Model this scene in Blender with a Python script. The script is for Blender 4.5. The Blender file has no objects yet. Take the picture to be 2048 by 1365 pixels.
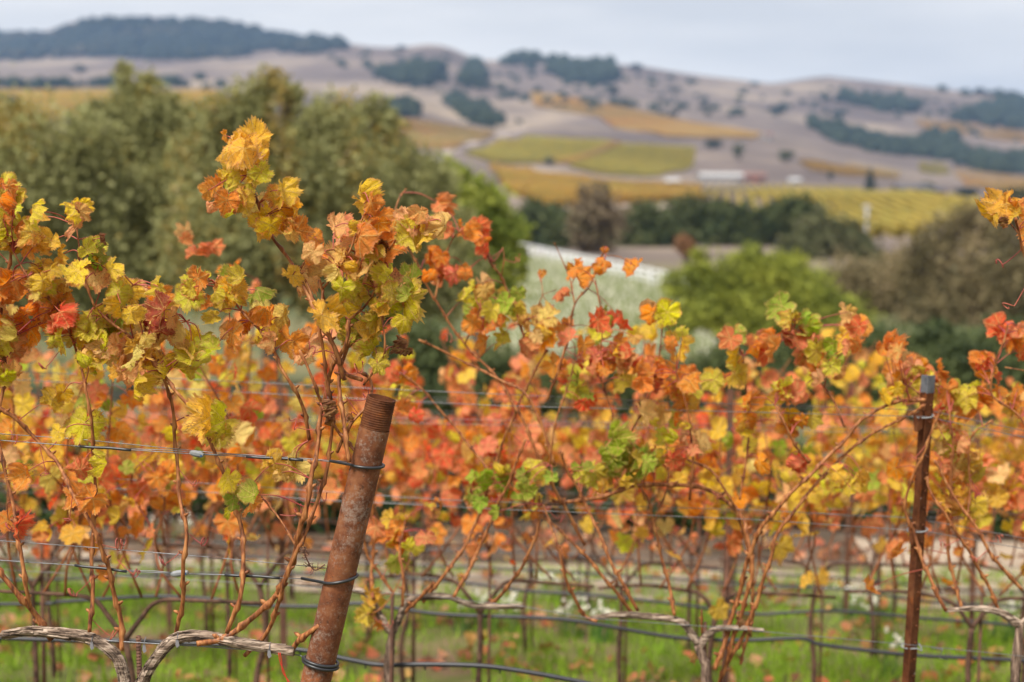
import bpy, math, random
import numpy as np
from mathutils import Vector, Matrix, Euler, Quaternion
from mathutils import noise as mn

S = bpy.context.scene
COL = S.collection
rnd = random.Random(7)
nr = np.random.RandomState(11)
R = math.radians

# ------------------------------------------------------------------ camera, sky, sun, exposure
F = 2844.0                                  # focal length in photo pixels (50 mm on 36 mm)
PITCH = math.atan(282.0 / F)
CAMZ = 1.70
cam_d = bpy.data.cameras.new('camera'); cam = bpy.data.objects.new('camera', cam_d); COL.objects.link(cam)
cam.location = (0, 0, CAMZ); cam.rotation_euler = (math.pi / 2 - PITCH, 0, 0)
cam_d.sensor_width = 36; cam_d.lens = 50; cam_d.clip_start = 0.05; cam_d.clip_end = 9000
cam_d.dof.use_dof = True; cam_d.dof.focus_distance = 3.45; cam_d.dof.aperture_fstop = 2.0
cam_d.dof.aperture_blades = 9
S.camera = cam
SUN_EL, SUN_AZ = R(56), R(215)              # behind and left of the camera, veiled by cloud
w = bpy.data.worlds.new('World'); S.world = w; w.use_nodes = True
nt = w.node_tree; nt.nodes.clear()
def N(t, typ, **kw):
    n = t.nodes.new(typ)
    for k, v in kw.items(): setattr(n, k, v)
    return n
sky = N(nt, 'ShaderNodeTexSky'); sky.sky_type = 'NISHITA'; sky.sun_disc = False
sky.sun_elevation = SUN_EL; sky.sun_rotation = SUN_AZ; sky.dust_density = 3.0
tc = N(nt, 'ShaderNodeTexCoord'); mp = N(nt, 'ShaderNodeMapping'); mp.inputs['Scale'].default_value = (1, 1, 6)
cn = N(nt, 'ShaderNodeTexNoise'); cn.inputs['Scale'].default_value = 3.0; cn.inputs['Detail'].default_value = 6; cn.inputs['Roughness'].default_value = 0.5
cr = N(nt, 'ShaderNodeValToRGB'); cr.color_ramp.elements[0].position = 0.36; cr.color_ramp.elements[1].position = 0.62
cr.color_ramp.elements[0].color = (4.2, 4.25, 4.4, 1); cr.color_ramp.elements[1].color = (5.6, 5.5, 5.4, 1)
mx = N(nt, 'ShaderNodeMix', data_type='RGBA'); mx.inputs['Factor'].default_value = 0.9
bg = N(nt, 'ShaderNodeBackground'); bg.inputs['Strength'].default_value = 0.1
wo = N(nt, 'ShaderNodeOutputWorld')
L = nt.links.new
L(tc.outputs['Generated'], mp.inputs['Vector']); L(mp.outputs[0], cn.inputs['Vector']); L(cn.outputs[0], cr.inputs[0])
L(sky.outputs[0], mx.inputs['A']); L(cr.outputs[0], mx.inputs['B']); L(mx.outputs['Result'], bg.inputs[0]); L(bg.outputs[0], wo.inputs[0])
sun_d = bpy.data.lights.new('sun', 'SUN'); sun_d.energy = 3.7; sun_d.angle = R(18); sun_d.color = (1.0, 0.95, 0.87)
sun = bpy.data.objects.new('sun', sun_d); COL.objects.link(sun)
sdir = Vector((math.sin(SUN_AZ) * math.cos(SUN_EL), math.cos(SUN_AZ) * math.cos(SUN_EL), math.sin(SUN_EL)))
sun.rotation_euler = sdir.to_track_quat('Z', 'Y').to_euler(); sun.location = (0, 0, 30)
S.view_settings.view_transform = 'Standard'; S.view_settings.look = 'None'
S.view_settings.exposure = 0.84; S.view_settings.gamma = 1.0; S.view_settings.use_curve_mapping = False
S.render.engine = 'CYCLES'
S.cycles.max_bounces = 8; S.cycles.volume_bounces = 1; S.cycles.transmission_bounces = 6

# ------------------------------------------------------------------ geometry helpers
FWD = Vector((0, math.cos(PITCH), -math.sin(PITCH))); UPV = Vector((0, math.sin(PITCH), math.cos(PITCH)))
CAM = Vector((0, 0, CAMZ))
def ray(px, py):
    return Vector((1, 0, 0)) * ((px - 1024) / F) + UPV * ((682.5 - py) / F) + FWD
SK = 0.13                                   # the rows run slightly towards the camera on the right
ROWY = {1: 3.376, 2: 4.62, 3: 5.86, 4: 7.10, 5: 8.34, 6: 9.58}
def PR(px, py, k, off=0.0):
    """point of row k's vertical plane seen at photo pixel px, py"""
    d = ray(px, py); t = (ROWY[k] + off) / (d.y + SK * d.x)
    return CAM + d * t
NEAR_Y = [-6, 0, 3.4, 4.65, 5.9, 7.1, 8.34, 9.6, 11, 13, 16]
NEAR_Z = [0.35, 0.0, -0.2, -0.45, -0.66, -0.85, -1.0, -1.1, -1.2, -1.27, -1.35]
PXS = [-900, 0, 256, 512, 690, 860, 1024, 1280, 1536, 1792, 2048, 3000]
PROF = [(16, [936]*12), (30, [775]*12), (45, [697]*12), (90, [551]*12),
  (150, [493]*12), (250, [430, 430, 430, 430, 430, 432, 440, 442, 445, 445, 448, 450]),
  (380, [370, 370, 370, 370, 375, 385, 400, 408, 408, 412, 420, 430]),
  (600, [290, 285, 285, 290, 300, 310, 338, 352, 364, 385, 392, 400]),
  (800, [235, 230, 230, 235, 250, 268, 290, 300, 325, 352, 372, 380]),
  (1100, [195, 190, 190, 190, 195, 215, 248, 262, 272, 306, 330, 350]),
  (1500, [172, 168, 168, 165, 160, 165, 190, 205, 222, 250, 280, 300])]
RB = [(-900, 150), (0, 135), (256, 122), (512, 112), (640, 98), (690, 93), (760, 101), (810, 101), (865, 93), (900, 99), (940, 119), (975, 129), (1010, 127), (1060, 124), (1150, 124), (1230, 134), (1285, 138), (1400, 156), (1540, 171), (1590, 162), (1640, 154), (1690, 161), (1780, 171), (1900, 184), (2048, 196), (2400, 190), (3000, 210)]
RA = [(-900, 60), (-300, 85), (0, 76), (60, 70), (125, 66), (150, 50), (220, 42), (330, 40), (372, 47), (430, 43), (480, 55), (545, 69), (620, 83), (690, 96), (760, 120), (900, 150), (1010, 128), (1040, 124), (1120, 127), (1300, 170), (3000, 260)]
def prof_tab():
    Ds = [p[0] for p in PROF] + [2000, 2700, 3300]
    def f(px):
        c = [np.interp(px, PXS, p[1]) for p in PROF]
        c.append(np.interp(px, [a for a, b in RB], [b for a, b in RB]))
        c.append(np.interp(px, [a for a, b in RA], [b for a, b in RA])); c.append(c[-1] + 60)
        return c
    return Ds, f
DS, PF = prof_tab(); LDS = np.log(DS)
def gz(x, y):
    """height of the ground"""
    yy = y + SK * x * max(0.0, min(1.0, (24 - y) / 10))
    if y < 12: return float(np.interp(yy, NEAR_Y, NEAR_Z))
    px = 1024 + F * x / y
    c = PF(px)
    dz = [CAMZ - (a - 400) / F * d for a, d in zip(c, DS)]
    zf = float(np.interp(math.log(max(y, 16)), LDS, dz))
    if y > 120:
        s = min(1, (y - 120) / 600) * (1 - min(1, max(0, (y - 1500) / 400)) * 0.85)
        zf += 12.0 * s * (mn.noise((x / 210, y / 260, 0)) + 0.5 * mn.noise((x / 90, y / 120, 3)))
    if y < 20:
        t = (y - 12) / 8; t = t * t * (3 - 2 * t)
        return float(np.interp(yy, NEAR_Y, NEAR_Z)) * (1 - t) + zf * t
    return zf
def hit(px, py, start=18.0):
    """first ground point along the line of sight"""
    d = ray(px, py); t = start; step = 1.015
    while t < 3300:
        p = CAM + d * t
        if p.z <= gz(p.x, p.y): break
        t *= step
    return CAM + d * t
def new_obj(name, me, mat=None, parent=None, loc=None):
    o = bpy.data.objects.new(name, me); COL.objects.link(o)
    if mat is not None and me is not None and len(me.materials) == 0:
        for m_ in (mat if isinstance(mat, (list, tuple)) else [mat]): me.materials.append(m_)
    if parent: o.parent = parent
    if loc is not None: o.location = loc
    return o
def tag(o, label=None, cat=None, group=None, kind=None):
    if label: o['label'] = label
    if cat: o['category'] = cat
    if group: o['group'] = group
    if kind: o['kind'] = kind
    return o
def empty(name, loc, label=None, cat=None, group=None):
    o = bpy.data.objects.new(name, None); COL.objects.link(o); o.location = loc; o.empty_display_size = 0.1
    return tag(o, label, cat, group)
class MB:
    def __init__(s): s.v = []; s.f = []; s.m = []; s.c = []
    def add(s, vs, fs, mi=0):
        b = len(s.v); s.v += [tuple(v) for v in vs]; s.f += [tuple(b + i for i in f) for f in fs]; s.m += [mi] * len(fs)
    def box(s, c, size, rot=None, mi=0):
        hx, hy, hz = size[0] / 2, size[1] / 2, size[2] / 2
        vs = [Vector((x, y, z)) for x in (-hx, hx) for y in (-hy, hy) for z in (-hz, hz)]
        if rot is not None: vs = [rot @ v for v in vs]
        c = Vector(c); vs = [v + c for v in vs]
        s.add(vs, [(0, 1, 3, 2), (4, 6, 7, 5), (0, 4, 5, 1), (2, 3, 7, 6), (0, 2, 6, 4), (1, 5, 7, 3)], mi)
    def tube(s, pts, rad, sides=6, cap=True, mi=0, rfun=None):
        pts = [Vector(p) for p in pts]; n = len(pts)
        if not hasattr(rad, '__len__'): rad = [rad] * n
        t0 = (pts[1] - pts[0]).normalized()
        a = t0.orthogonal().normalized(); vs = []
        for i, p in enumerate(pts):
            t = (pts[min(i + 1, n - 1)] - pts[max(i - 1, 0)])
            t = t.normalized() if t.length > 1e-9 else t0
            a = (a - t * a.dot(t)); a = a.normalized() if a.length > 1e-6 else t.orthogonal().normalized()
            b = t.cross(a)
            for j in range(sides):
                q = 2 * math.pi * j / sides
                r = rad[i] * (rfun(i, j) if rfun else 1)
                vs.append(p + (a * math.cos(q) + b * math.sin(q)) * r)
        fs = [(i * sides + j, i * sides + (j + 1) % sides, (i + 1) * sides + (j + 1) % sides, (i + 1) * sides + j) for i in range(n - 1) for j in range(sides)]
        if cap: fs += [tuple(range(sides - 1, -1, -1)), tuple((n - 1) * sides + j for j in range(sides))]
        s.add(vs, fs, mi)
    def build(s, name, mat, parent=None, origin=None, smooth=True):
        o0 = Vector(origin) if origin is not None else (Vector(parent.location) if parent else Vector((0, 0, 0)))
        me = bpy.data.meshes.new(name)
        me.from_pydata([(x - o0.x, y - o0.y, z - o0.z) for x, y, z in s.v], [], s.f); me.validate()
        if smooth: me.polygons.foreach_set('use_smooth', [True] * len(me.polygons))
        o = new_obj(name, me, mat, parent)
        if isinstance(mat, (list, tuple)) and len(me.polygons) == len(s.m): me.polygons.foreach_set('material_index', s.m)
        if not parent: o.location = o0
        return o
def cr_spline(P_, n=6):
    P_ = [Vector(p) for p in P_]
    if len(P_) < 3: 
        return [P_[0].lerp(P_[-1], i / n) for i in range(n + 1)]
    Q = [P_[0] * 2 - P_[1]] + P_ + [P_[-1] * 2 - P_[-2]]; out = []
    for i in range(1, len(Q) - 2):
        for k in range(n):
            t = k / n; a, b, c, d = Q[i - 1], Q[i], Q[i + 1], Q[i + 2]
            out.append(0.5 * ((2 * b) + (c - a) * t + (2 * a - 5 * b + 4 * c - d) * t * t + (3 * b - a - 3 * c + d) * t ** 3))
    out.append(P_[-1]); return out
def resample(pts, step):
    out = [pts[0]]; acc = 0
    for a, b in zip(pts, pts[1:]):
        L_ = (b - a).length
        while acc + L_ >= step:
            t = (step - acc) / L_; a = a.lerp(b, t); out.append(a); L_ = (b - a).length; acc = 0
        acc += L_
    if (out[-1] - pts[-1]).length > step * 0.3: out.append(pts[-1])
    return out

# ------------------------------------------------------------------ materials
def mat_new(name):
    m = bpy.data.materials.new(name); m.use_nodes = True; t = m.node_tree; t.nodes.clear()
    o = N(t, 'ShaderNodeOutputMaterial'); b = N(t, 'ShaderNodeBsdfPrincipled'); t.links.new(b.outputs[0], o.inputs[0])
    return m, t, b, o
def ramp(t, stops, fac=None):
    r = N(t, 'ShaderNodeValToRGB'); e = r.color_ramp.elements
    while len(e) < len(stops): e.new(0.5)
    for i, (p, c) in enumerate(stops): e[i].position = p; e[i].color = (*c, 1)
    if fac is not None: t.links.new(fac, r.inputs[0])
    return r
def noise_mat(name, stops, scale=8, detail=6, rough=0.8, bump=0.0, bdist=0.01, stretch=None, coord='Object', metallic=0, spec=0.3, bscale=None, nrough=0.6):
    m, t, b, o = mat_new(name)
    tc = N(t, 'ShaderNodeTexCoord'); mp = N(t, 'ShaderNodeMapping'); t.links.new(tc.outputs[coord], mp.inputs[0])
    if stretch: mp.inputs['Scale'].default_value = stretch
    n = N(t, 'ShaderNodeTexNoise'); n.inputs['Scale'].default_value = scale; n.inputs['Detail'].default_value = detail; n.inputs['Roughness'].default_value = nrough
    t.links.new(mp.outputs[0], n.inputs[0])
    r = ramp(t, stops, n.outputs[0]); t.links.new(r.outputs[0], b.inputs['Base Color'])
    b.inputs['Roughness'].default_value = rough; b.inputs['Metallic'].default_value = metallic; b.inputs['Specular IOR Level'].default_value = spec
    if bump:
        n2 = N(t, 'ShaderNodeTexNoise'); n2.inputs['Scale'].default_value = bscale or scale * 4; n2.inputs['Detail'].default_value = 5
        t.links.new(mp.outputs[0], n2.inputs[0])
        bp = N(t, 'ShaderNodeBump'); bp.inputs['Strength'].default_value = bump; bp.inputs['Distance'].default_value = bdist
        t.links.new(n2.outputs[0], bp.inputs['Height']); t.links.new(bp.outputs[0], b.inputs['Normal'])
    return m
def math_n(t, op, a, b=None, clamp=False):
    n = N(t, 'ShaderNodeMath', operation=op); n.use_clamp = clamp
    for i, v in enumerate((a, b)):
        if v is None: continue
        if isinstance(v, (int, float)): n.inputs[i].default_value = v
        else: t.links.new(v, n.inputs[i])
    return n.outputs[0]
def mixc(t, f, a, b, blend='MIX'):
    n = N(t, 'ShaderNodeMix', data_type='RGBA', blend_type=blend)
    for k, v in (('Factor', f), ('A', a), ('B', b)):
        if isinstance(v, (int, float)): n.inputs[k].default_value = v
        elif isinstance(v, tuple): n.inputs[k].default_value = (*v, 1)
        else: t.links.new(v, n.inputs[k])
    return n.outputs['Result']
def leaf_material():
    m, t, b, o = mat_new('vine_leaf')
    oi = N(t, 'ShaderNodeObjectInfo'); uv = N(t, 'ShaderNodeUVMap'); ed = N(t, 'ShaderNodeAttribute'); ed.attribute_name = 'edge'
    off = N(t, 'ShaderNodeVectorMath', operation='SCALE'); cmb = N(t, 'ShaderNodeCombineXYZ')
    rr = math_n(t, 'MULTIPLY', oi.outputs['Random'], 57.0)
    t.links.new(rr, cmb.inputs[0]); t.links.new(rr, cmb.inputs[2])
    ad = N(t, 'ShaderNodeVectorMath', operation='ADD'); t.links.new(uv.outputs[0], ad.inputs[0]); t.links.new(cmb.outputs[0], ad.inputs[1])
    def nz(scale, det, ro=0.6):
        n = N(t, 'ShaderNodeTexNoise'); n.inputs['Scale'].default_value = scale; n.inputs['Detail'].default_value = det; n.inputs['Roughness'].default_value = ro
        t.links.new(ad.outputs[0], n.inputs[0]); return n.outputs[0]
    n1 = nz(2.0, 5); n2 = nz(9.0, 5, 0.7); n3 = nz(26.0, 2)
    # veins: rays from the petiole point at five angles
    sp = N(t, 'ShaderNodeSeparateXYZ'); t.links.new(uv.outputs[0], sp.inputs[0])
    x = sp.outputs[0]; y = sp.outputs[1]
    ax = math_n(t, 'ABSOLUTE', x)
    best = None
    for a in (0, 52, 108):
        ca, sa = math.cos(R(a)), math.sin(R(a))
        cross = math_n(t, 'ABSOLUTE', math_n(t, 'SUBTRACT', math_n(t, 'MULTIPLY', ax, ca), math_n(t, 'MULTIPLY', y, sa)))
        dot = math_n(t, 'ADD', math_n(t, 'MULTIPLY', ax, sa), math_n(t, 'MULTIPLY', y, ca))
        d = math_n(t, 'ADD', cross, math_n(t, 'MULTIPLY', math_n(t, 'LESS_THAN', dot, 0.0), 9.0))
        best = d if best is None else math_n(t, 'MINIMUM', best, d)
    w1 = N(t, 'ShaderNodeTexWave'); w1.inputs['Scale'].default_value = 3.4; w1.inputs['Distortion'].default_value = 1.6; w1.bands_direction = 'DIAGONAL'
    cm2 = N(t, 'ShaderNodeCombineXYZ'); t.links.new(ax, cm2.inputs[0]); t.links.new(math_n(t, 'MULTIPLY', y, 1.3), cm2.inputs[1]); t.links.new(cm2.outputs[0], w1.inputs[0])
    sec = math_n(t, 'GREATER_THAN', w1.outputs['Fac'], 0.93)
    vein = math_n(t, 'LESS_THAN', best, 0.012)
    near = N(t, 'ShaderNodeMapRange'); near.inputs['From Min'].default_value = 0.0; near.inputs['From Max'].default_value = 0.14; near.inputs['To Min'].default_value = 1; near.inputs['To Max'].default_value = 0
    t.links.new(best, near.inputs[0])
    base = oi.outputs['Color']
    # brightness drift over the blade; greener near the veins
    vv = math_n(t, 'ADD', math_n(t, 'MULTIPLY', n2, 0.9), 0.62); cv = N(t, 'ShaderNodeCombineXYZ'); [t.links.new(vv, cv.inputs[q]) for q in range(3)]
    c1 = mixc(t, 1.0, base, cv.outputs[0], 'MULTIPLY')
    c1 = mixc(t, math_n(t, 'MULTIPLY', near.outputs[0], 0.16), c1, (0.34, 0.36, 0.02))
    mr = N(t, 'ShaderNodeMapRange'); mr.interpolation_type = 'SMOOTHSTEP'; mr.inputs['From Min'].default_value = 0.60; mr.inputs['From Max'].default_value = 0.84
    s_ = math_n(t, 'ADD', math_n(t, 'ADD', n1, math_n(t, 'MULTIPLY', n2, 0.25)), math_n(t, 'MULTIPLY', math_n(t, 'POWER', ed.outputs['Fac'], 3.0), 0.2))
    s_ = math_n(t, 'ADD', s_, math_n(t, 'MULTIPLY', math_n(t, 'SUBTRACT', oi.outputs['Alpha'], 0.62), 0.5))
    t.links.new(math_n(t, 'SUBTRACT', s_, 0.12), mr.inputs[0]); pl = N(t, 'ShaderNodeMapRange'); pl.inputs['From Min'].default_value = 0.50; pl.inputs['From Max'].default_value = 0.66; t.links.new(nz(4.2, 6, 0.7), pl.inputs[0]); c1 = mixc(t, math_n(t, 'MULTIPLY', pl.outputs[0], 0.38), c1, (0.96, 0.62, 0.22))
    c2 = mixc(t, math_n(t, 'MULTIPLY', mr.outputs[0], 0.75), c1, (0.80, 0.19, 0.03))
    spt = N(t, 'ShaderNodeMapRange'); spt.inputs['From Min'].default_value = 0.62; spt.inputs['From Max'].default_value = 0.70
    t.links.new(math_n(t, 'ADD', n3, math_n(t, 'MULTIPLY', math_n(t, 'SUBTRACT', n1, 0.5), 0.5)), spt.inputs[0])
    c3 = mixc(t, math_n(t, 'MULTIPLY', spt.outputs[0], 0.75), c2, (0.22, 0.045, 0.02))
    dry = N(t, 'ShaderNodeMapRange'); dry.inputs['From Min'].default_value = 1.16; dry.inputs['From Max'].default_value = 1.30
    t.links.new(math_n(t, 'ADD', ed.outputs['Fac'], math_n(t, 'MULTIPLY', n2, 0.6)), dry.inputs[0])
    c3 = mixc(t, math_n(t, 'MULTIPLY', dry.outputs[0], 0.55), c3, (0.62, 0.30, 0.14))
    c4 = mixc(t, math_n(t, 'MULTIPLY', vein, 0.55), c3, (0.85, 0.6, 0.2))
    c4 = mixc(t, math_n(t, 'MULTIPLY', sec, 0.22), c4, (0.45, 0.20, 0.04))
    geo = N(t, 'ShaderNodeNewGeometry')
    c5 = mixc(t, math_n(t, 'MULTIPLY', geo.outputs['Backfacing'], 0.12), c4, (0.72, 0.5, 0.3))
    t.links.new(c5, b.inputs['Base Color']); b.inputs['Roughness'].default_value = 0.55; b.inputs['Specular IOR Level'].default_value = 0.16
    bp = N(t, 'ShaderNodeBump'); bp.inputs['Strength'].default_value = 0.8; bp.inputs['Distance'].default_value = 0.03
    h = math_n(t, 'SUBTRACT', math_n(t, 'ADD', math_n(t, 'MULTIPLY', n2, 0.6), math_n(t, 'MULTIPLY', near.outputs[0], -0.25)), math_n(t, 'MULTIPLY', sec, 0.1))
    t.links.new(h, bp.inputs['Height']); t.links.new(bp.outputs[0], b.inputs['Normal'])
    tr = N(t, 'ShaderNodeBsdfTranslucent'); t.links.new(c5, tr.inputs[0]); t.links.new(bp.outputs[0], tr.inputs['Normal'])
    ms = N(t, 'ShaderNodeMixShader'); ms.inputs[0].default_value = 0.5
    t.links.new(b.outputs[0], ms.inputs[1]); t.links.new(tr.outputs[0], ms.inputs[2]); t.links.new(ms.outputs[0], o.inputs[0])
    return m
M = {}
M['leaf'] = leaf_material()
def foliage_mat(name, rough=0.7, transl=0.38):
    m, t, b, o = mat_new(name)
    a = N(t, 'ShaderNodeAttribute'); a.attribute_name = 'tint'
    t.links.new(a.outputs['Color'], b.inputs['Base Color']); b.inputs['Roughness'].default_value = rough; b.inputs['Specular IOR Level'].default_value = 0.2
    tr = N(t, 'ShaderNodeBsdfTranslucent'); t.links.new(a.outputs['Color'], tr.inputs[0])
    ms = N(t, 'ShaderNodeMixShader'); ms.inputs[0].default_value = transl
    t.links.new(b.outputs[0], ms.inputs[1]); t.links.new(tr.outputs[0], ms.inputs[2]); t.links.new(ms.outputs[0], o.inputs[0])
    return m
M['foliage'] = foliage_mat('foliage')
M['cane'] = noise_mat('vine_cane', [(0.34, (0.07, 0.02, 0.009)), (0.5, (0.25, 0.085, 0.026)), (0.68, (0.44, 0.20, 0.07))], scale=34, rough=0.55, bump=0.4, bdist=0.002, stretch=(3, 3, 0.5), bscale=120)
M['cane2'] = noise_mat('vine_cane_far', [(0.3, (0.13, 0.04, 0.015)), (0.7, (0.31, 0.11, 0.036))], scale=9, rough=0.6)
M['petiole'] = noise_mat('petiole', [(0.35, (0.25, 0.03, 0.04)), (0.7, (0.45, 0.13, 0.07))], scale=7, rough=0.5)
M['bark'] = noise_mat('cordon_bark', [(0.36, (0.035, 0.022, 0.016)), (0.48, (0.20, 0.14, 0.10)), (0.62, (0.46, 0.36, 0.28))], scale=40, rough=0.9, bump=1.0, bdist=0.006, stretch=(0.35, 2.5, 2.5), bscale=70)
M['bark_v'] = noise_mat('trunk_bark', [(0.36, (0.035, 0.022, 0.016)), (0.48, (0.17, 0.11, 0.08)), (0.62, (0.38, 0.27, 0.20))], scale=40, rough=0.9, bump=1.0, bdist=0.006, stretch=(2.5, 2.5, 0.35), bscale=70)
M['bark_far'] = noise_mat('trunk_bark_far', [(0.36, (0.035, 0.018, 0.012)), (0.62, (0.13, 0.07, 0.045))], scale=20, rough=0.9, bump=0.5)
M['wire'] = noise_mat('galvanised_wire', [(0.3, (0.11, 0.113, 0.12)), (0.7, (0.22, 0.225, 0.235))], scale=30, rough=0.45, metallic=0.6)
M['sleeve'] = noise_mat('black_sleeve', [(0.3, (0.012, 0.013, 0.015)), (0.8, (0.03, 0.03, 0.035))], scale=30, rough=0.4, spec=0.5)
M['hose'] = noise_mat('drip_hose', [(0.3, (0.012, 0.013, 0.017)), (0.8, (0.035, 0.037, 0.045))], scale=12, rough=0.45, spec=0.5)
M['grip'] = noise_mat('zinc_tensioner', [(0.3, (0.17, 0.18, 0.19)), (0.8, (0.28, 0.29, 0.30))], scale=60, rough=0.6, metallic=0.0, bump=0.3, bdist=0.001)
M['blue'] = noise_mat('blue_plastic', [(0.3, (0.02, 0.07, 0.17)), (0.8, (0.03, 0.11, 0.25))], scale=20, rough=0.4)
M['red'] = noise_mat('red_string', [(0.3, (0.45, 0.02, 0.015)), (0.8, (0.65, 0.05, 0.03))], scale=40, rough=0.6)
def rust_mat(name, grey=0.3, tone=1.0, spec=0.25):
    m, t, b, o = mat_new(name)
    tc = N(t, 'ShaderNodeTexCoord'); g = tc.outputs['Object']
    def nz(s, d=7, r=0.65, off=0):
        mp = N(t, 'ShaderNodeMapping'); mp.inputs['Location'].default_value = (off, off, off); t.links.new(g, mp.inputs[0])
        n = N(t, 'ShaderNodeTexNoise'); n.inputs['Scale'].default_value = s; n.inputs['Detail'].default_value = d; n.inputs['Roughness'].default_value = r
        t.links.new(mp.outputs[0], n.inputs[0]); return n.outputs[0]
    a = ramp(t, [(0.3, (0.065 * tone, 0.022 * tone, 0.011 * tone)), (0.5, (0.19 * tone, 0.062 * tone, 0.024 * tone)), (0.72, (0.31 * tone, 0.125 * tone, 0.052 * tone))], nz(22)).outputs[0]
    orange = N(t, 'ShaderNodeMapRange'); orange.inputs['From Min'].default_value = 0.56; orange.inputs['From Max'].default_value = 0.66; t.links.new(nz(14, 8, 0.7, 5), orange.inputs[0])
    c = mixc(t, math_n(t, 'MULTIPLY', orange.outputs[0], 0.75), a, (0.42 * tone, 0.12 * tone, 0.03 * tone))
    gr = N(t, 'ShaderNodeMapRange'); gr.inputs['From Min'].default_value = 0.50; gr.inputs['From Max'].default_value = 0.62; t.links.new(math_n(t, 'ADD', math_n(t, 'MULTIPLY', nz(5, 8, 0.85, 11), 0.55), math_n(t, 'MULTIPLY', nz(120, 6, 0.8, 31), 0.45)), gr.inputs[0])
    c = mixc(t, math_n(t, 'MULTIPLY', gr.outputs[0], grey), c, (0.26, 0.20, 0.16))
    dk = N(t, 'ShaderNodeMapRange'); dk.inputs['From Min'].default_value = 0.62; dk.inputs['From Max'].default_value = 0.68; t.links.new(nz(60, 4, 0.6, 3), dk.inputs[0])
    c = mixc(t, math_n(t, 'MULTIPLY', dk.outputs[0], 0.6), c, (0.03, 0.018, 0.012))
    wh = N(t, 'ShaderNodeMapRange'); wh.inputs['From Min'].default_value = 0.74; wh.inputs['From Max'].default_value = 0.76; t.links.new(nz(48, 3, 0.5, 21), wh.inputs[0])
    c = mixc(t, math_n(t, 'MULTIPLY', wh.outputs[0], 0.8), c, (0.6, 0.55, 0.5))
    t.links.new(c, b.inputs['Base Color']); b.inputs['Roughness'].default_value = 0.75; b.inputs['Specular IOR Level'].default_value = spec
    bp = N(t, 'ShaderNodeBump'); bp.inputs['Strength'].default_value = 0.6; bp.inputs['Distance'].default_value = 0.0015
    t.links.new(nz(160, 4), bp.inputs['Height']); t.links.new(bp.outputs[0], b.inputs['Normal'])
    return m
M['rust'] = rust_mat('rusted_pipe', 0.85, 0.72)
M['rust2'] = rust_mat('rusted_steel', 0.06, 0.5, 0.12)
M['zinc'] = noise_mat('weathered_zinc', [(0.3, (0.06, 0.07, 0.085)), (0.7, (0.19, 0.21, 0.24))], scale=40, rough=0.5, metallic=0.4)
M['stake'] = noise_mat('rusty_stake', [(0.3, (0.06, 0.03, 0.022)), (0.7, (0.16, 0.075, 0.045))], scale=20, rough=0.8)
M['trunk'] = noise_mat('tree_bark', [(0.3, (0.05, 0.04, 0.03)), (0.7, (0.16, 0.13, 0.10))], scale=6, rough=0.9, bump=0.5)
M['white'] = noise_mat('white_paint', [(0.3, (0.70, 0.70, 0.70)), (0.7, (0.82, 0.82, 0.81))], scale=3, rough=0.6)

# ------------------------------------------------------------------ ground, one sheet to the horizon
def ground_material():
    m, t, b, o = mat_new('ground')
    geo = N(t, 'ShaderNodeNewGeometry'); sp = N(t, 'ShaderNodeSeparateXYZ'); t.links.new(geo.outputs['Position'], sp.inputs[0])
    def nz(s, d=6, r=0.6, off=0):
        mp = N(t, 'ShaderNodeMapping'); mp.inputs['Location'].default_value = (off, off * 2, 0); t.links.new(geo.outputs['Position'], mp.inputs[0])
        n = N(t, 'ShaderNodeTexNoise'); n.inputs['Scale'].default_value = s; n.inputs['Detail'].default_value = d; n.inputs['Roughness'].default_value = r
        t.links.new(mp.outputs[0], n.inputs[0]); return n.outputs[0]
    def mrange(v, a, c):
        r = N(t, 'ShaderNodeMapRange'); r.inputs['From Min'].default_value = a; r.inputs['From Max'].default_value = c; t.links.new(v, r.inputs[0]); return r.outputs[0]
    near = mixc(t, mrange(nz(1.7, 8, 0.7), 0.44, 0.58), (0.12, 0.15, 0.035), (0.22, 0.15, 0.09))
    near = mixc(t, math_n(t, 'MULTIPLY', nz(14, 6), 0.5), near, (0.07, 0.05, 0.035))
    valley = ramp(t, [(0.40, (0.07, 0.085, 0.035)), (0.68, (0.22, 0.18, 0.10))], nz(0.05, 6)).outputs[0]
    dry = ramp(t, [(0.36, (0.07, 0.054, 0.050)), (0.50, (0.135, 0.105, 0.092)), (0.68, (0.31, 0.245, 0.175))], nz(0.005, 10, 0.68)).outputs[0]
    scr = mrange(nz(0.02, 8, 0.7, 40), 0.53, 0.62)
    dry = mixc(t, math_n(t, 'MULTIPLY', scr, 0.5), dry, (0.09, 0.075, 0.06))
    near = mixc(t, mrange(sp.outputs[1], 10.6, 11.2), near, ramp(t, [(0.35, (0.05, 0.037, 0.025)), (0.65, (0.15, 0.105, 0.075))], nz(2.2, 8)).outputs[0])
    c = mixc(t, mrange(sp.outputs[1], 14, 24), near, valley)
    c = mixc(t, mrange(sp.outputs[1], 92, 120), c, dry)
    t.links.new(c, b.inputs['Base Color']); b.inputs['Roughness'].default_value = 0.95; b.inputs['Specular IOR Level'].default_value = 0.1
    bp = N(t, 'ShaderNodeBump'); bp.inputs['Strength'].default_value = 0.5; bp.inputs['Distance'].default_value = 0.03
    t.links.new(nz(20, 5), bp.inputs['Height']); t.links.new(bp.outputs[0], b.inputs['Normal'])
    return m
M['ground'] = ground_material()
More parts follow.
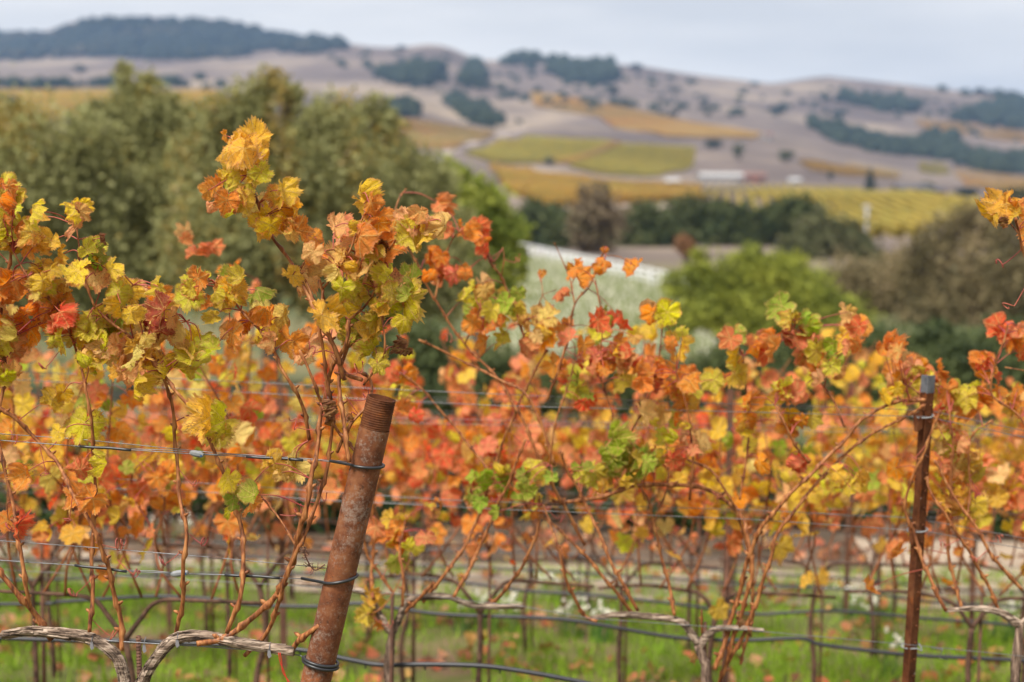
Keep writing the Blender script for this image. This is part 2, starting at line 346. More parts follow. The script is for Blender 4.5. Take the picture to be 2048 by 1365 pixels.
def build_ground():
    ys = list(np.arange(-6, 16, 0.5)) + list(np.geomspace(16, 3300, 110)); us = np.linspace(-0.95, 0.95, 191)
    vs = []; 
    for y in ys:
        wdt = max(y, 14)
        for u in us: vs.append((u * wdt, y, gz(u * wdt, y)))
    n = len(us); fs = [(i * n + j, i * n + j + 1, (i + 1) * n + j + 1, (i + 1) * n + j) for i in range(len(ys) - 1) for j in range(n - 1)]
    m = MB(); m.v = vs; m.f = fs; m.m = [0] * len(fs)
    return tag(m.build('ground', M['ground']), kind='structure')
build_ground()
def strip(name, pts, half, mat, lift=0.004, nx=6, kind='structure'):
    """a sheet draped over the ground along a centre line; pts are (x, y)"""
    m = MB(); vs = []; P2 = [Vector((a, b, 0)) for a, b in pts]; P2 = cr_spline(P2, 10)
    for i, p in enumerate(P2):
        t = (P2[min(i + 1, len(P2) - 1)] - P2[max(i - 1, 0)]).normalized(); nrm = Vector((-t.y, t.x, 0))
        for j in range(nx + 1):
            q = p + nrm * half * (2 * j / nx - 1) * (1 + 0.1 * mn.noise((i * 0.3, j, 2)))
            vs.append((q.x, q.y, gz(q.x, q.y) + lift))
    n = nx + 1
    m.v = vs; m.f = [(i * n + j, i * n + j + 1, (i + 1) * n + j + 1, (i + 1) * n + j) for i in range(len(P2) - 1) for j in range(nx)]; m.m = [0] * len(m.f)
    return tag(m.build(name, mat), kind=kind)
M['gravel'] = noise_mat('pale_gravel', [(0.3, (0.19, 0.14, 0.10)), (0.55, (0.34, 0.265, 0.195)), (0.75, (0.46, 0.375, 0.285))], scale=1.6, detail=9, rough=0.95, bump=0.5, bdist=0.01, bscale=30, nrough=0.75)
M['track'] = noise_mat('pale_track', [(0.3, (0.22, 0.175, 0.15)), (0.7, (0.34, 0.28, 0.235))], scale=0.2, detail=6, rough=0.95)
strip('gravel_path', [(-14, 12.4), (-6, 11.3), (-2.5, 10.75), (0, 10.5), (3, 10.25), (6, 10.1), (14, 10.0)], 0.62, M['gravel'], lift=0.012, nx=10)
strip('gravel_yard', [(2.9, 11.4), (4.2, 11.3), (7, 11.4), (14, 12)], 0.75, M['gravel'], lift=0.02, nx=10)

# ------------------------------------------------------------------ numpy foliage: many small faces with a tint
def tint_mesh(name, verts, nper, tints, parent=None, mat=None, origin=(0, 0, 0)):
    """verts (n*nper,3): n separate faces of nper corners; tints (n,3)"""
    nf = len(tints); me = bpy.data.meshes.new(name)
    v = (verts - np.array(origin)).astype(np.float32)
    me.vertices.add(nf * nper); me.vertices.foreach_set('co', v.ravel())
    me.loops.add(nf * nper); me.loops.foreach_set('vertex_index', np.arange(nf * nper, dtype=np.int32))
    me.polygons.add(nf); me.polygons.foreach_set('loop_start', np.arange(0, nf * nper, nper, dtype=np.int32))
    me.update(calc_edges=True)
    a = me.attributes.new('tint', 'FLOAT_COLOR', 'FACE')
    c = np.ones((nf, 4), np.float32); c[:, :3] = tints; a.data.foreach_set('color', c.ravel())
    o = new_obj(name, me, mat or M['foliage'], parent)
    if parent is None: o.location = origin
    return o
def leaf_quads(pts, size, up=0.0):
    n = len(pts)
    a = nr.normal(size=(n, 3)); a /= np.linalg.norm(a, axis=1)[:, None]
    b = nr.normal(size=(n, 3)); b -= a * (a * b).sum(1)[:, None]; b /= np.linalg.norm(b, axis=1)[:, None]
    s = (size * nr.uniform(0.6, 1.4, n))[:, None]
    q = np.stack([pts - a * s * 0.6, pts + b * s * 0.32, pts + a * s * 0.6, pts - b * s * 0.32], 1)
    return q.reshape(-1, 3)
def clump_noise(p, scale, seed):
    r = np.random.RandomState(seed); out = np.zeros(len(p))
    for k in range(6):
        d = r.normal(size=3); d /= np.linalg.norm(d)
        out += np.sin(p @ d * scale * (1 + 0.5 * k) + r.uniform(0, 6.28)) / (1 + 0.4 * k)
    return out / 3.2
def pick_tints(p, pal, scale, seed, jit=0.12):
    pal = np.array(pal); k = len(pal)
    x = np.clip((clump_noise(p, scale, seed) * 0.5 + 0.5 + nr.normal(0, 0.16, len(p))), 0, 0.999) * (k - 1)
    i = x.astype(int); f = (x - i)[:, None]; i2 = np.minimum(i + 1, k - 1)
    c = pal[i] * (1 - f) + pal[i2] * f
    return c * nr.uniform(1 - jit, 1 + jit, (len(p), 1))
def lobes_points(lobes, n):
    vol = np.array([r[0] * r[1] * r[2] for c, r in lobes]) ** 0.72; vol /= vol.sum(); out = []
    for (c, r), f in zip(lobes, vol):
        k = max(8, int(n * f)); d = nr.normal(size=(k, 3)); d /= np.linalg.norm(d, axis=1)[:, None]
        rad = nr.uniform(0, 1, k) ** 0.45; ex = nr.uniform(0, 1, k) < 0.10; rad = np.where(ex, nr.uniform(0.95, 1.30, k), rad)
        wob = 1 + 0.32 * clump_noise(d * 2.2, 2.4, int(abs(c[0]) * 91 + abs(c[2]) * 37) % 9999) + 0.12 * clump_noise(d, 9.0, 5)
        out.append(np.array(c) + d * (rad * wob)[:, None] * np.array(r))
    return np.concatenate(out)
def tree_from_px(name, label, cat, D, lobes_px, n, size, pal, group=None, seed=1, base=None, limb=True, dscale=0.8, tr=0.12, parts=('crown', 'trunk')):
    lobes = []
    for (px, py, r) in lobes_px:
        dj = rnd.uniform(-0.35, 0.35) * r / F * D
        p = CAM + ray(px, py) * (D + dj); rm = r / F * D
        lobes.append(((p.x, p.y, p.z), (rm, rm * dscale, rm)))
    cx = base if base is not None else sum(l[0] for l in lobes_px) / len(lobes_px)
    g = CAM + ray(cx, 500) * D; g = Vector((g.x, g.y, gz(g.x, g.y)))
    root = empty(name, g, label, cat, group)
    pts = lobes_points(lobes, n); pts = pts[pts[:, 2] > g.z + 0.05]
    q = leaf_quads(pts, size)
    tint_mesh(parts[0], q, 4, pick_tints(pts, pal, 1.6 / max(0.5, lobes[0][1][0]) * 1.3, seed), root, origin=tuple(g))
    m = MB(); zc = min(l[0][2] for l in lobes)
    fork = g.lerp(Vector((sum(l[0][0] for l in lobes) / len(lobes), sum(l[0][1] for l in lobes) / len(lobes), sum(l[0][2] for l in lobes) / len(lobes))), 0.45)
    m.tube(cr_spline([g - Vector((0, 0, 0.1)), g.lerp(fork, 0.5) + Vector((rnd.uniform(-.1, .1), 0, 0)), fork], 4), [tr * 1.2 + (tr * 0.75 - tr * 1.2) * i / 8 for i in range(9)], 8)
    for c, r in lobes:
        e = Vector(c); mid = fork.lerp(e, 0.5) + Vector((rnd.uniform(-.2, .2), rnd.uniform(-.2, .2), 0.1 * r[0]))
        pp = cr_spline([fork, mid, e], 4); m.tube(pp, [tr * 0.55 * (1 - 0.75 * i / (len(pp) - 1)) for i in range(len(pp))], 5)
        for k in range(4):
            d = Vector((rnd.gauss(0, 1), rnd.gauss(0, 1), rnd.gauss(0.3, 1))).normalized() * r[0] * 0.85
            m.tube([mid.lerp(e, 0.5), e + d * 0.5, e + d], [tr * 0.2, tr * 0.12, tr * 0.05], 4)
    m.build(parts[1], M['trunk'], root)
    return root

# ------------------------------------------------------------------ far vineyard blocks: rows draped over the hills
def inpoly(x, y, P_):
    c = False; n = len(P_); j = n - 1
    for i in range(n):
        xi, yi = P_[i]; xj, yj = P_[j]
        if (yi > y) != (yj > y) and x < (xj - xi) * (y - yi) / (yj - yi) + xi: c = not c
        j = i
    return c
def block(label, poly_px, ang, pal, spacing=2.4, h=1.6, seed=3, step=None):
    W = [hit(px, py) for px, py in poly_px]; P_ = [(v.x, v.y) for v in W]
    ca, sa = math.cos(ang), math.sin(ang)
    U = [(x * ca + y * sa, -x * sa + y * ca) for x, y in P_]
    v0, v1 = min(u[1] for u in U), max(u[1] for u in U); rows = []
    nrow = (v1 - v0) / spacing
    if nrow > 150: spacing = (v1 - v0) / 150
    v = v0 + spacing / 2
    org = Vector((sum(p[0] for p in P_) / len(P_), sum(p[1] for p in P_) / len(P_), 0)); org.z = gz(org.x, org.y)
    vs = []; tn = []
    while v < v1:
        xs = []; n = len(U)
        for i in range(n):
            a, b = U[i], U[(i + 1) % n]
            if (a[1] > v) != (b[1] > v): xs.append(a[0] + (v - a[1]) / (b[1] - a[1]) * (b[0] - a[0]))
        xs.sort()
        for a, b in zip(xs[::2], xs[1::2]):
            st = step or max(6.0, (b - a) / 24); k = max(1, int((b - a) / st)); prev = None
            for i in range(k + 1):
                u = a + (b - a) * i / k; x = u * ca - v * sa; y = u * sa + v * ca; z = gz(x, y)
                wd = 0.45 + 0.12 * rnd.random(); hh = h * rnd.uniform(0.85, 1.12)
                px_, py_ = -sa, ca
                cur = [(x - px_ * wd, y - py_ * wd, z - 0.05), (x - px_ * wd * 0.8, y - py_ * wd * 0.8, z + hh * 0.8), (x, y, z + hh), (x + px_ * wd * 0.8, y + py_ * wd * 0.8, z + hh * 0.8), (x + px_ * wd, y + py_ * wd, z - 0.05)]
                if prev:
                    for j in range(4): vs += [prev[j], prev[j + 1], cur[j + 1], cur[j]]; tn.append((x, y, z))
                prev = cur
        v += spacing
    tn = np.array(tn); vs = np.array(vs)
    t_ = pick_tints(tn, pal, 0.045, seed, 0.12)
    o = tint_mesh('vineyard_block', vs, 4, t_, origin=tuple(org))
    return tag(o, label, 'vineyard', kind='stuff')
YEL = [(0.52, 0.32, 0.035), (0.46, 0.26, 0.03), (0.38, 0.29, 0.035)]
GRN = [(0.25, 0.25, 0.04), (0.42, 0.32, 0.035), (0.30, 0.27, 0.04)]
ORA = [(0.48, 0.22, 0.04), (0.42, 0.25, 0.055), (0.42, 0.29, 0.10)]
block('orange vineyard block behind the grey-green trees, left of the pale farm track', [(770, 240), (860, 249), (990, 270), (930, 289), (880, 305), (790, 300)], 1.3, ORA + GRN[:1], seed=1)
block('broad green vineyard block in the middle of the valley, left of the white barn', [(930, 310), (1050, 277), (1130, 281), (1230, 290), (1120, 330), (1060, 333), (985, 330)], 1.2, GRN + YEL[:1], seed=2)
block('green vineyard block right beside the white barn, edged by an orange strip', [(1245, 292), (1390, 300), (1385, 340), (1300, 356), (1200, 352), (1135, 335)], 1.2, GRN, seed=12)
block('narrow orange vineyard strip running between the two green blocks', [(1222, 288), (1243, 291), (1140, 334), (1112, 331)], 1.2, ORA, seed=22)
block('bright yellow vineyard block above the dark oaks in the centre', [(980, 334), (1060, 343), (1200, 366), (1400, 376), (1400, 402), (1100, 420), (1020, 390)], 1.35, YEL, seed=4)
block('green and gold vineyard with visible rows below the white barn', [(1405, 378), (1720, 382), (1860, 398), (1965, 412), (1950, 432), (1830, 478), (1700, 478), (1500, 432), (1405, 405)], 1.42, [(0.30, 0.26, 0.04), (0.44, 0.32, 0.05), (0.28, 0.25, 0.04)], spacing=2.6, seed=5, step=8)
block('long orange vineyard strip climbing the dry hill in the centre', [(1060, 190), (1180, 205), (1330, 240), (1520, 268), (1510, 280), (1330, 277), (1200, 238), (1070, 216)], 1.0, ORA, seed=6)
block('yellow vineyard block behind the grey-green trees at far left', [(-60, 182), (200, 184), (440, 186), (440, 215), (260, 240), (100, 245), (-60, 240)], 1.1, YEL + ORA[:1], seed=7)
block('small yellow vineyard block on the slope above the conical tree', [(1595, 326), (1700, 335), (1800, 347), (1790, 360), (1700, 357), (1620, 345)], 1.3, YEL, seed=8)
block('orange vineyard block at the right edge below the wooded ravine', [(1905, 343), (2060, 362), (2060, 390), (1960, 378)], 1.3, ORA, seed=9)
block('faint orange vineyard strip high on the right hill', [(1830, 243), (2060, 268), (2060, 290), (1850, 262)], 1.1, ORA, seed=10)
block('little green vineyard block beside the ravine at right', [(1835, 328), (1890, 334), (1900, 352), (1850, 350)], 1.2, GRN, seed=13)

# farm tracks and bare ground
def track(pxs, half, name='farm_track', lift=0.05, mat=None):
    return strip(name, [(p.x, p.y) for p in (hit(a, b) for a, b in pxs)], half, mat or M['track'], lift=lift, nx=4)
track([(880, 312), (940, 293), (1000, 272), (1060, 258)], 3.5)
track([(985, 332), (1100, 342), (1200, 360), (1400, 369), (1600, 370), (1760, 378), (1900, 392)], 2.5)

# ------------------------------------------------------------------ woods and scattered oaks on the hills
def ico():
    import bmesh
    b = bmesh.new(); bmesh.ops.create_icosphere(b, subdivisions=2, radius=1)
    v = np.array([x.co[:] for x in b.verts]); f = np.array([[q.index for q in x.verts] for x in b.faces]); b.free(); return v, f
IV, IF = ico()
def wood(label, poly_px, n, r, pal, seed=1, name='woodland'):
    xs = [p[0] for p in poly_px]; ys = [p[1] for p in poly_px]; pts = []
    rr = random.Random(seed)
    while len(pts) < n:
        x = rr.uniform(min(xs), max(xs)); y = rr.uniform(min(ys), max(ys))
        if inpoly(x, y, poly_px): h = hit(x, y); pts.append((h.x, h.y, gz(h.x, h.y)))
    V = []; C = []; cs = []
    for p in pts:
        s = r * rr.uniform(0.6, 1.35); sc = np.array([s, s, s * rr.uniform(0.7, 1.1)])
        jv = IV * (1 + 0.22 * np.array([mn.noise(Vector(v) * 2.4 + Vector(p)) for v in IV]))[:, None]
        vv = jv * sc + np.array([p[0], p[1], p[2] + s * 0.3]); V.append(vv[IF.ravel()])
        cs.append(np.repeat([[p[0], p[1], p[2]]], len(IF), 0))
    V = np.concatenate(V); cs = np.concatenate(cs)
    t_ = pick_tints(cs + nr.normal(0, r * 0.6, cs.shape), pal, 0.02, seed, 0.25)
    return tag(tint_mesh(name, V, 3, t_, origin=pts[0]), label, 'woodland', kind='stuff')
DKF = [(0.014, 0.026, 0.022), (0.026, 0.04, 0.03), (0.018, 0.03, 0.024), (0.11, 0.095, 0.06)]
DK = [(0.018, 0.032, 0.020), (0.035, 0.05, 0.026), (0.025, 0.038, 0.022)]
wood('dark forest covering the high far hill at left', [(-80, 80), (60, 73), (125, 69), (150, 54), (220, 46), (330, 44), (372, 51), (430, 47), (480, 59), (545, 73), (620, 87), (695, 97), (640, 112), (560, 104), (480, 118), (400, 122), (280, 122), (180, 116), (100, 120), (0, 125), (-80, 130)], 950, 9.5, DKF, 1)
wood('dark tree patch on the dry slope behind the grey-green trees, centre', [(895, 206), (930, 210), (975, 222), (1000, 245), (985, 258), (950, 252), (915, 230)], 60, 5.5, DK, 2)
wood('dark oak thicket left of the pale slope behind the tall bushes', [(768, 212), (800, 206), (832, 214), (836, 236), (800, 236), (772, 230)], 30, 5, DK, 3)
wood('long dark line of trees down the ravine at right', [(1620, 246), (1680, 255), (1740, 280), (1800, 300), (1810, 316), (1740, 306), (1660, 284), (1630, 268)], 110, 6, DK, 4)
wood('dark wooded ravine below the right hill', [(1800, 290), (1860, 280), (1930, 276), (1900, 296), (1960, 318), (2060, 325), (2060, 352), (1960, 345), (1880, 325), (1810, 315)], 130, 6.5, DK, 5)
wood('dark wood on the hillside at the right edge', [(1900, 236), (1960, 225), (2000, 212), (2070, 208), (2070, 268), (1990, 255), (1930, 245)], 90, 9, DK, 6)
wood('dark strip of trees across the right hill', [(1670, 200), (1720, 205), (1790, 203), (1840, 212), (1820, 225), (1760, 224), (1700, 212)], 70, 8, DK, 7)
wood('dark oak patch below the middle ridge', [(1100, 148), (1150, 142), (1180, 138), (1225, 160), (1200, 175), (1160, 172), (1120, 158)], 50, 11, DK, 8)
wood('scrub patch on the flank of the rounded central hill', [(760, 148), (800, 150), (870, 143), (885, 160), (850, 180), (810, 172), (765, 160)], 36, 11, DK, 9)
wood('small scrub patch right of the rounded central hill', [(925, 145), (950, 140), (965, 165), (930, 172)], 14, 11, DK, 10)
wood('dark trees along the top of the middle ridge', [(1005, 127), (1040, 122), (1130, 123), (1225, 131), (1225, 137), (1130, 130), (1010, 132)], 34, 9, DK, 11)
wood('scattered scrub and small oaks dotted over the dry hills', [(640, 112), (760, 110), (880, 108), (980, 140), (1200, 140), (1420, 168), (1640, 175), (2048, 205), (2048, 300), (1700, 240), (1300, 235), (900, 200), (700, 150)], 170, 4.2, DK, 14, name='scrub')
wood('dark trees along the right skyline', [(1880, 184), (2048, 192), (2090, 196), (2090, 204), (1880, 190)], 16, 6, DK, 15)
wood('dark tree line at the foot of the far left hill', [(-60, 172), (100, 170), (250, 172), (440, 160), (455, 175), (440, 184), (200, 182), (-60, 180)], 34, 6, DK, 12)

def far_tree(label, px, py, hpx, wpx, pal, conical=False, n=420, cat='tree'):
    g = hit(px, py); D = g.y; H = hpx / F * D; W_ = wpx / F * D / 2
    root = empty('cypress_tree' if conical else 'oak_tree', (g.x, g.y, gz(g.x, g.y)), label, cat, 'trees scattered over the hills and the valley')
    g = Vector(root.location)
    lobes = []
    if conical:
        for k in range(6): t = k / 5; lobes.append(((g.x, g.y, g.z + H * (0.15 + 0.8 * t)), (W_ * (1 - 0.85 * t), W_ * (1 - 0.85 * t), H * 0.14)))
    else:
        for k in range(5):
            a = rnd.uniform(0, 6.28); lobes.append(((g.x + math.cos(a) * W_ * 0.45, g.y + math.sin(a) * W_ * 0.45, g.z + H * rnd.uniform(0.4, 0.72)), (W_ * 0.6, W_ * 0.6, H * 0.32)))
    pts = lobes_points(lobes, n)
    tint_mesh('crown', leaf_quads(pts, max(W_, H * 0.4) * 0.28), 4, pick_tints(pts, pal, 0.6, int(px)), root, origin=tuple(g))
    m = MB(); m.tube([g - Vector((0, 0, 0.3)), g + Vector((0, 0, H * 0.35)), g + Vector((0, 0, H * 0.7))], [H * 0.05, H * 0.035, H * 0.015], 6); m.build('trunk', M['trunk'], root)
OLV = [(0.06, 0.08, 0.04), (0.11, 0.12, 0.06), (0.08, 0.09, 0.05)]
for lab, px, py, h, w_, pal, con in [
    ('conical dark evergreen standing alone below the yellow vineyard', 1740, 380, 44, 26, DK, True),
    ('round olive-green oak above the white barn', 1478, 324, 32, 28, OLV, False),
    ('low dark oak at the edge of the green block left of the olive oak', 1424, 300, 20, 42, DK, False),
    ('broad grey-green oak right of the barn, on the dry slope', 1574, 326, 24, 36, OLV, False),
    ('small dark tree left of the conical evergreen', 1663, 364, 20, 16, DK, False),
    ('broad dark oak beside the low dark farmhouse', 1857, 388, 24, 36, OLV, False),
    ('dark spreading oak right of the low farmhouse', 1932, 394, 20, 46, DK, False),
    ('big shadowy oak at the right edge below the orange block', 2030, 418, 40, 70, DK, False),
    ('small round tree standing in the green vineyard block', 1098, 333, 18, 26, OLV, False),
    ('tiny bush on the yellow slope beside the dark oaks', 1070, 392, 14, 16, DK, False),
    ('lone oak on the pale slope above the farm track', 1038, 250, 13, 14, OLV, False),
    ('dark oak on the dry hillside right of the orange strip', 1408, 222, 14, 26, DK, False),
    ('small oak below the ridge right of the orange strip', 1345, 236, 12, 24, DK, False),
    ('oak clump at the upper end of the orange strip', 1226, 196, 22, 26, DK, False),
    ('pair of low oaks beside the upper orange strip', 1250, 214, 14, 40, OLV, False),
    ('grey-green oak in the fold of the upper right slope', 1480, 206, 12, 20, OLV, False),
    ('dark hedge-like oak on the slope left of the ravine', 1556, 232, 14, 40, DK, False),
    ('lone round oak on the skyline right of the middle ridge', 1272, 142, 12, 26, DK, False),
    ('lone dark oak on the skyline left of the rounded hill', 802, 104, 10, 20, DK, False),
    ('leftmost oak of the group on the right skyline', 1925, 190, 10, 16, DK, False),
    ('widest oak of the group on the right skyline', 1955, 192, 14, 30, DK, False),
    ('third oak of the group on the right skyline', 1980, 194, 10, 20, DK, False),
    ('rightmost oak on the right skyline', 2026, 196, 13, 30, DK, False),
    ('small oak on the low ridge at right centre', 1510, 174, 9, 20, DK, False),
    ('shadowy oak on the round hill near the centre ridge', 1348, 188, 12, 30, DK, False),
    ('dark bush in the left vineyard block at the far left edge', 20, 208, 16, 40, DK, False),
    ('dark bush on the slope behind the tall pointed bush', 160, 148, 16, 26, DK, False),
    ('lone shrub beside the yellow slope left of the wooded ravine', 1318, 212, 10, 18, OLV, False)]:
    far_tree(lab, px, py, h, w_, pal, con)

# ------------------------------------------------------------------ farm buildings
def wallm(name, c): return noise_mat(name, [(0.3, tuple(x * 0.85 for x in c)), (0.7, c)], scale=0.8, rough=0.85)
M['wall_white'] = wallm('wall_white', (0.33, 0.32, 0.31)); M['wall_red'] = wallm('wall_red', (0.26, 0.09, 0.06)); M['wall_dark'] = wallm('wall_dark', (0.12, 0.10, 0.10))
M['roof_pale'] = wallm('roof_pale', (0.40, 0.39, 0.385)); M['roof_red'] = wallm('roof_red', (0.20, 0.11, 0.09)); M['roof_dark'] = wallm('roof_dark', (0.10, 0.095, 0.10)); M['pane'] = noise_mat('dark_pane', [(0.3, (0.03, 0.035, 0.04)), (0.7, (0.06, 0.07, 0.08))], scale=2, rough=0.1, spec=0.6)
def barn(name, label, cat, px, py, wpx, hpx, depth, wallmat, roofmat, nwin=4, rise=0.35, rot=0.1):
    g = hit(px, py); D = g.y; Wd = wpx / F * D; H = hpx / F * D; g.z = gz(g.x, g.y) - 0.3
    root = empty(name, g, label, cat); rm = Matrix.Rotation(rot, 3, 'Z')
    he = H * (1 - rise); hw, hd = Wd / 2, depth / 2
    def P(x, y, z): v = rm @ Vector((x, y, 0)); return (g.x + v.x, g.y + v.y, g.z + z)
    m = MB(); m.add([P(-hw, -hd, 0), P(hw, -hd, 0), P(hw, hd, 0), P(-hw, hd, 0), P(-hw, -hd, he), P(hw, -hd, he), P(hw, hd, he), P(-hw, hd, he), P(-hw, 0, H * 0.97), P(hw, 0, H * 0.97)],
        [(0, 1, 5, 4), (1, 2, 6, 9, 5), (2, 3, 7, 6), (3, 0, 4, 8, 7)]); m.build('wall', wallmat, root, smooth=False)
    m = MB(); e = 0.4; t = 0.25
    for s in (-1, 1):
        a = [P(-hw - e, s * (hd + e), he - 0.2), P(hw + e, s * (hd + e), he - 0.2), P(hw + e, 0, H), P(-hw - e, 0, H)]
        b = [(x, y, z + t) for x, y, z in a]; m.add(a + b, [(0, 1, 2, 3), (4, 5, 6, 7), (0, 1, 5, 4), (1, 2, 6, 5), (2, 3, 7, 6), (3, 0, 4, 7)])
    m.build('roof', roofmat, root, smooth=False)
    for k in range(nwin):
        x = -hw + (k + 0.5) * Wd / nwin; ww, wh = Wd / nwin * 0.4, he * 0.4
        f = MB(); f.box(P(x, -hd - 0.03, he * 0.55), (ww + 0.2, 0.12, wh + 0.2), rm); fo = f.build('window', M['wall_white'], root, smooth=False)
        p_ = MB(); p_.box(P(x, -hd - 0.08, he * 0.55), (ww, 0.08, wh), rm); po = p_.build('pane', M['pane'], None, smooth=False, origin=(0, 0, 0)); po.parent = fo; po.matrix_parent_inverse = Matrix.Translation(-Vector(root.location))
    d = MB(); d.box(P(hw * 0.8, -hd - 0.04, he * 0.35), (Wd * 0.09, 0.14, he * 0.7), rm); d.build('door', M['wall_dark'], root, smooth=False)
barn('barn', 'long white barn with a pale roof at the foot of the dry slope', 'barn', 1440, 364, 84, 17, 8, M['wall_white'], M['roof_pale'], 5)
barn('barn', 'rust-red barn joined to the right end of the white barn', 'barn', 1503, 364, 46, 19, 9, M['wall_red'], M['roof_red'], 2)
barn('farmhouse', 'low dark farmhouse with a grey roof beside the broad oak at right', 'house', 1822, 389, 64, 20, 9, M['wall_dark'], M['roof_dark'], 4)
barn('shed', 'small white shed by the track right of the barns', 'shed', 1588, 369, 22, 13, 4, M['wall_white'], M['roof_pale'], 1)
barn('shed', 'small white shed at the foot of the green block left of the barn', 'shed', 1343, 370, 26, 13, 4, M['wall_white'], M['roof_pale'], 1)
barn('shed', 'tiny pale shed high on the dry slope above the barns', 'shed', 1537, 281, 12, 14, 5, M['wall_white'], M['roof_red'], 1)
barn('shed', 'rust-brown lean-to shed right of the dark farmhouse', 'shed', 1872, 390, 26, 14, 6, M['wall_red'], M['roof_dark'], 1)

# ------------------------------------------------------------------ middle distance trees
OLIVE = [(0.15, 0.155, 0.06), (0.27, 0.27, 0.105), (0.33, 0.325, 0.145), (0.24, 0.245, 0.085), (0.38, 0.27, 0.07)]
T = tree_from_px
T('olive_tree', 'broad grey-green olive-like tree at the far left edge', 'tree', 26, [(60, 360, 125), (-60, 320, 150), (140, 430, 120), (20, 520, 150), (-180, 450, 200), (130, 300, 80), (170, 560, 130), (190, 280, 60), (40, 260, 60)], 38000, 0.10, OLIVE, seed=1, base=20, tr=0.16)
T('olive_tree', 'tall pointed grey-green tree behind the second vine shoots at left', 'tree', 28, [(262, 190, 42), (245, 140, 20), (300, 160, 18), (300, 250, 75), (220, 290, 70), (250, 350, 110), (350, 410, 110), (250, 520, 140), (370, 310, 75), (330, 220, 40), (190, 250, 50), (380, 240, 40), (420, 300, 60)], 38000, 0.095, OLIVE, seed=2, base=270, tr=0.16)
T('olive_tree', 'tall grey-green tree with a pale brown top behind the highest vine shoot', 'tree', 25, [(540, 170, 36), (505, 210, 45), (580, 190, 30), (500, 280, 80), (600, 290, 80), (430, 330, 90), (560, 400, 120), (450, 500, 130), (640, 520, 120), (660, 250, 60), (450, 230, 50), (680, 350, 90)], 40000, 0.09, OLIVE + [(0.30, 0.24, 0.12)], seed=3, base=540, tr=0.16)
T('olive_tree', 'rounded grey-green tree left of the bright green tree', 'tree', 27, [(748, 210, 28), (705, 260, 55), (775, 245, 30), (770, 320, 75), (820, 380, 75), (720, 400, 110), (850, 470, 80), (780, 540, 110), (880, 560, 90), (660, 460, 100), (860, 370, 60), (900, 460, 60)], 36000, 0.09, OLIVE, seed=4, base=760, tr=0.16)
T('green_tree', 'yellow-green leafy tree right of the grey-green trees', 'tree', 38, [(900, 370, 50), (945, 420, 70), (990, 470, 60), (930, 510, 80), (1020, 530, 40), (870, 440, 70), (1000, 590, 40)], 15000, 0.16, [(0.13, 0.18, 0.03), (0.26, 0.30, 0.05), (0.34, 0.35, 0.06)], seed=5, tr=0.18)
BG = [(0.12, 0.15, 0.03), (0.28, 0.31, 0.05), (0.42, 0.43, 0.07)]
T('green_tree', 'bright green leafy tree right of the white fence', 'tree', 48, [(1480, 545, 45), (1500, 510, 26), (1545, 550, 50), (1430, 580, 55), (1390, 545, 30), (1400, 510, 18), (1620, 600, 60), (1510, 640, 90), (1610, 680, 90), (1350, 570, 30), (1390, 640, 70), (1690, 650, 60), (1590, 540, 35)], 26000, 0.15, BG, seed=6, tr=0.2)
BR = [(0.09, 0.08, 0.04), (0.18, 0.15, 0.075), (0.25, 0.20, 0.10), (0.34, 0.26, 0.15)]
T('willow_tree', 'large sparse brown-green tree at the right edge', 'tree', 55, [(1890, 480, 55), (1975, 470, 65), (1830, 540, 65), (1960, 590, 120), (2080, 520, 110), (1880, 650, 110), (2050, 660, 110), (1930, 440, 35), (2010, 430, 40), (1850, 500, 40)], 24000, 0.17, BR, seed=7, tr=0.3)
T('willow_tree', 'sparse brown bushy tree between the bright green tree and the large brown tree', 'tree', 60, [(1745, 590, 70), (1800, 560, 60), (1700, 560, 50), (1780, 670, 90), (1700, 650, 70), (1650, 600, 45)], 15000, 0.16, BR, seed=8, tr=0.2)
hd = [(0.045, 0.065, 0.028), (0.09, 0.115, 0.04), (0.12, 0.14, 0.05)]
hed = ['first dark hedge bush from the left under the brown tree', 'second dark hedge bush from the left under the brown tree', 'third dark hedge bush from the left under the brown tree', 'fourth dark hedge bush from the left under the brown tree', 'dark hedge bush at the right edge under the brown tree']
for i, (px, py) in enumerate([(1480, 770), (1610, 745), (1740, 740), (1870, 735), (2010, 725)]):
    T('hedge_bush', hed[i], 'bush', 32 + rnd.uniform(-1, 1), [(px, py, 75), (px - 50, py + 50, 75), (px + 55, py + 40, 75), (px, py - 35, 55)], 5000, 0.16, hd, group='dark hedge bushes under the brown tree', seed=30 + i, tr=0.08, parts=('foliage', 'stem'))
dk = [(0.04, 0.06, 0.025), (0.09, 0.11, 0.04), (0.12, 0.13, 0.05)]
ol2 = [(0.07, 0.08, 0.035), (0.12, 0.125, 0.055), (0.15, 0.14, 0.07)]
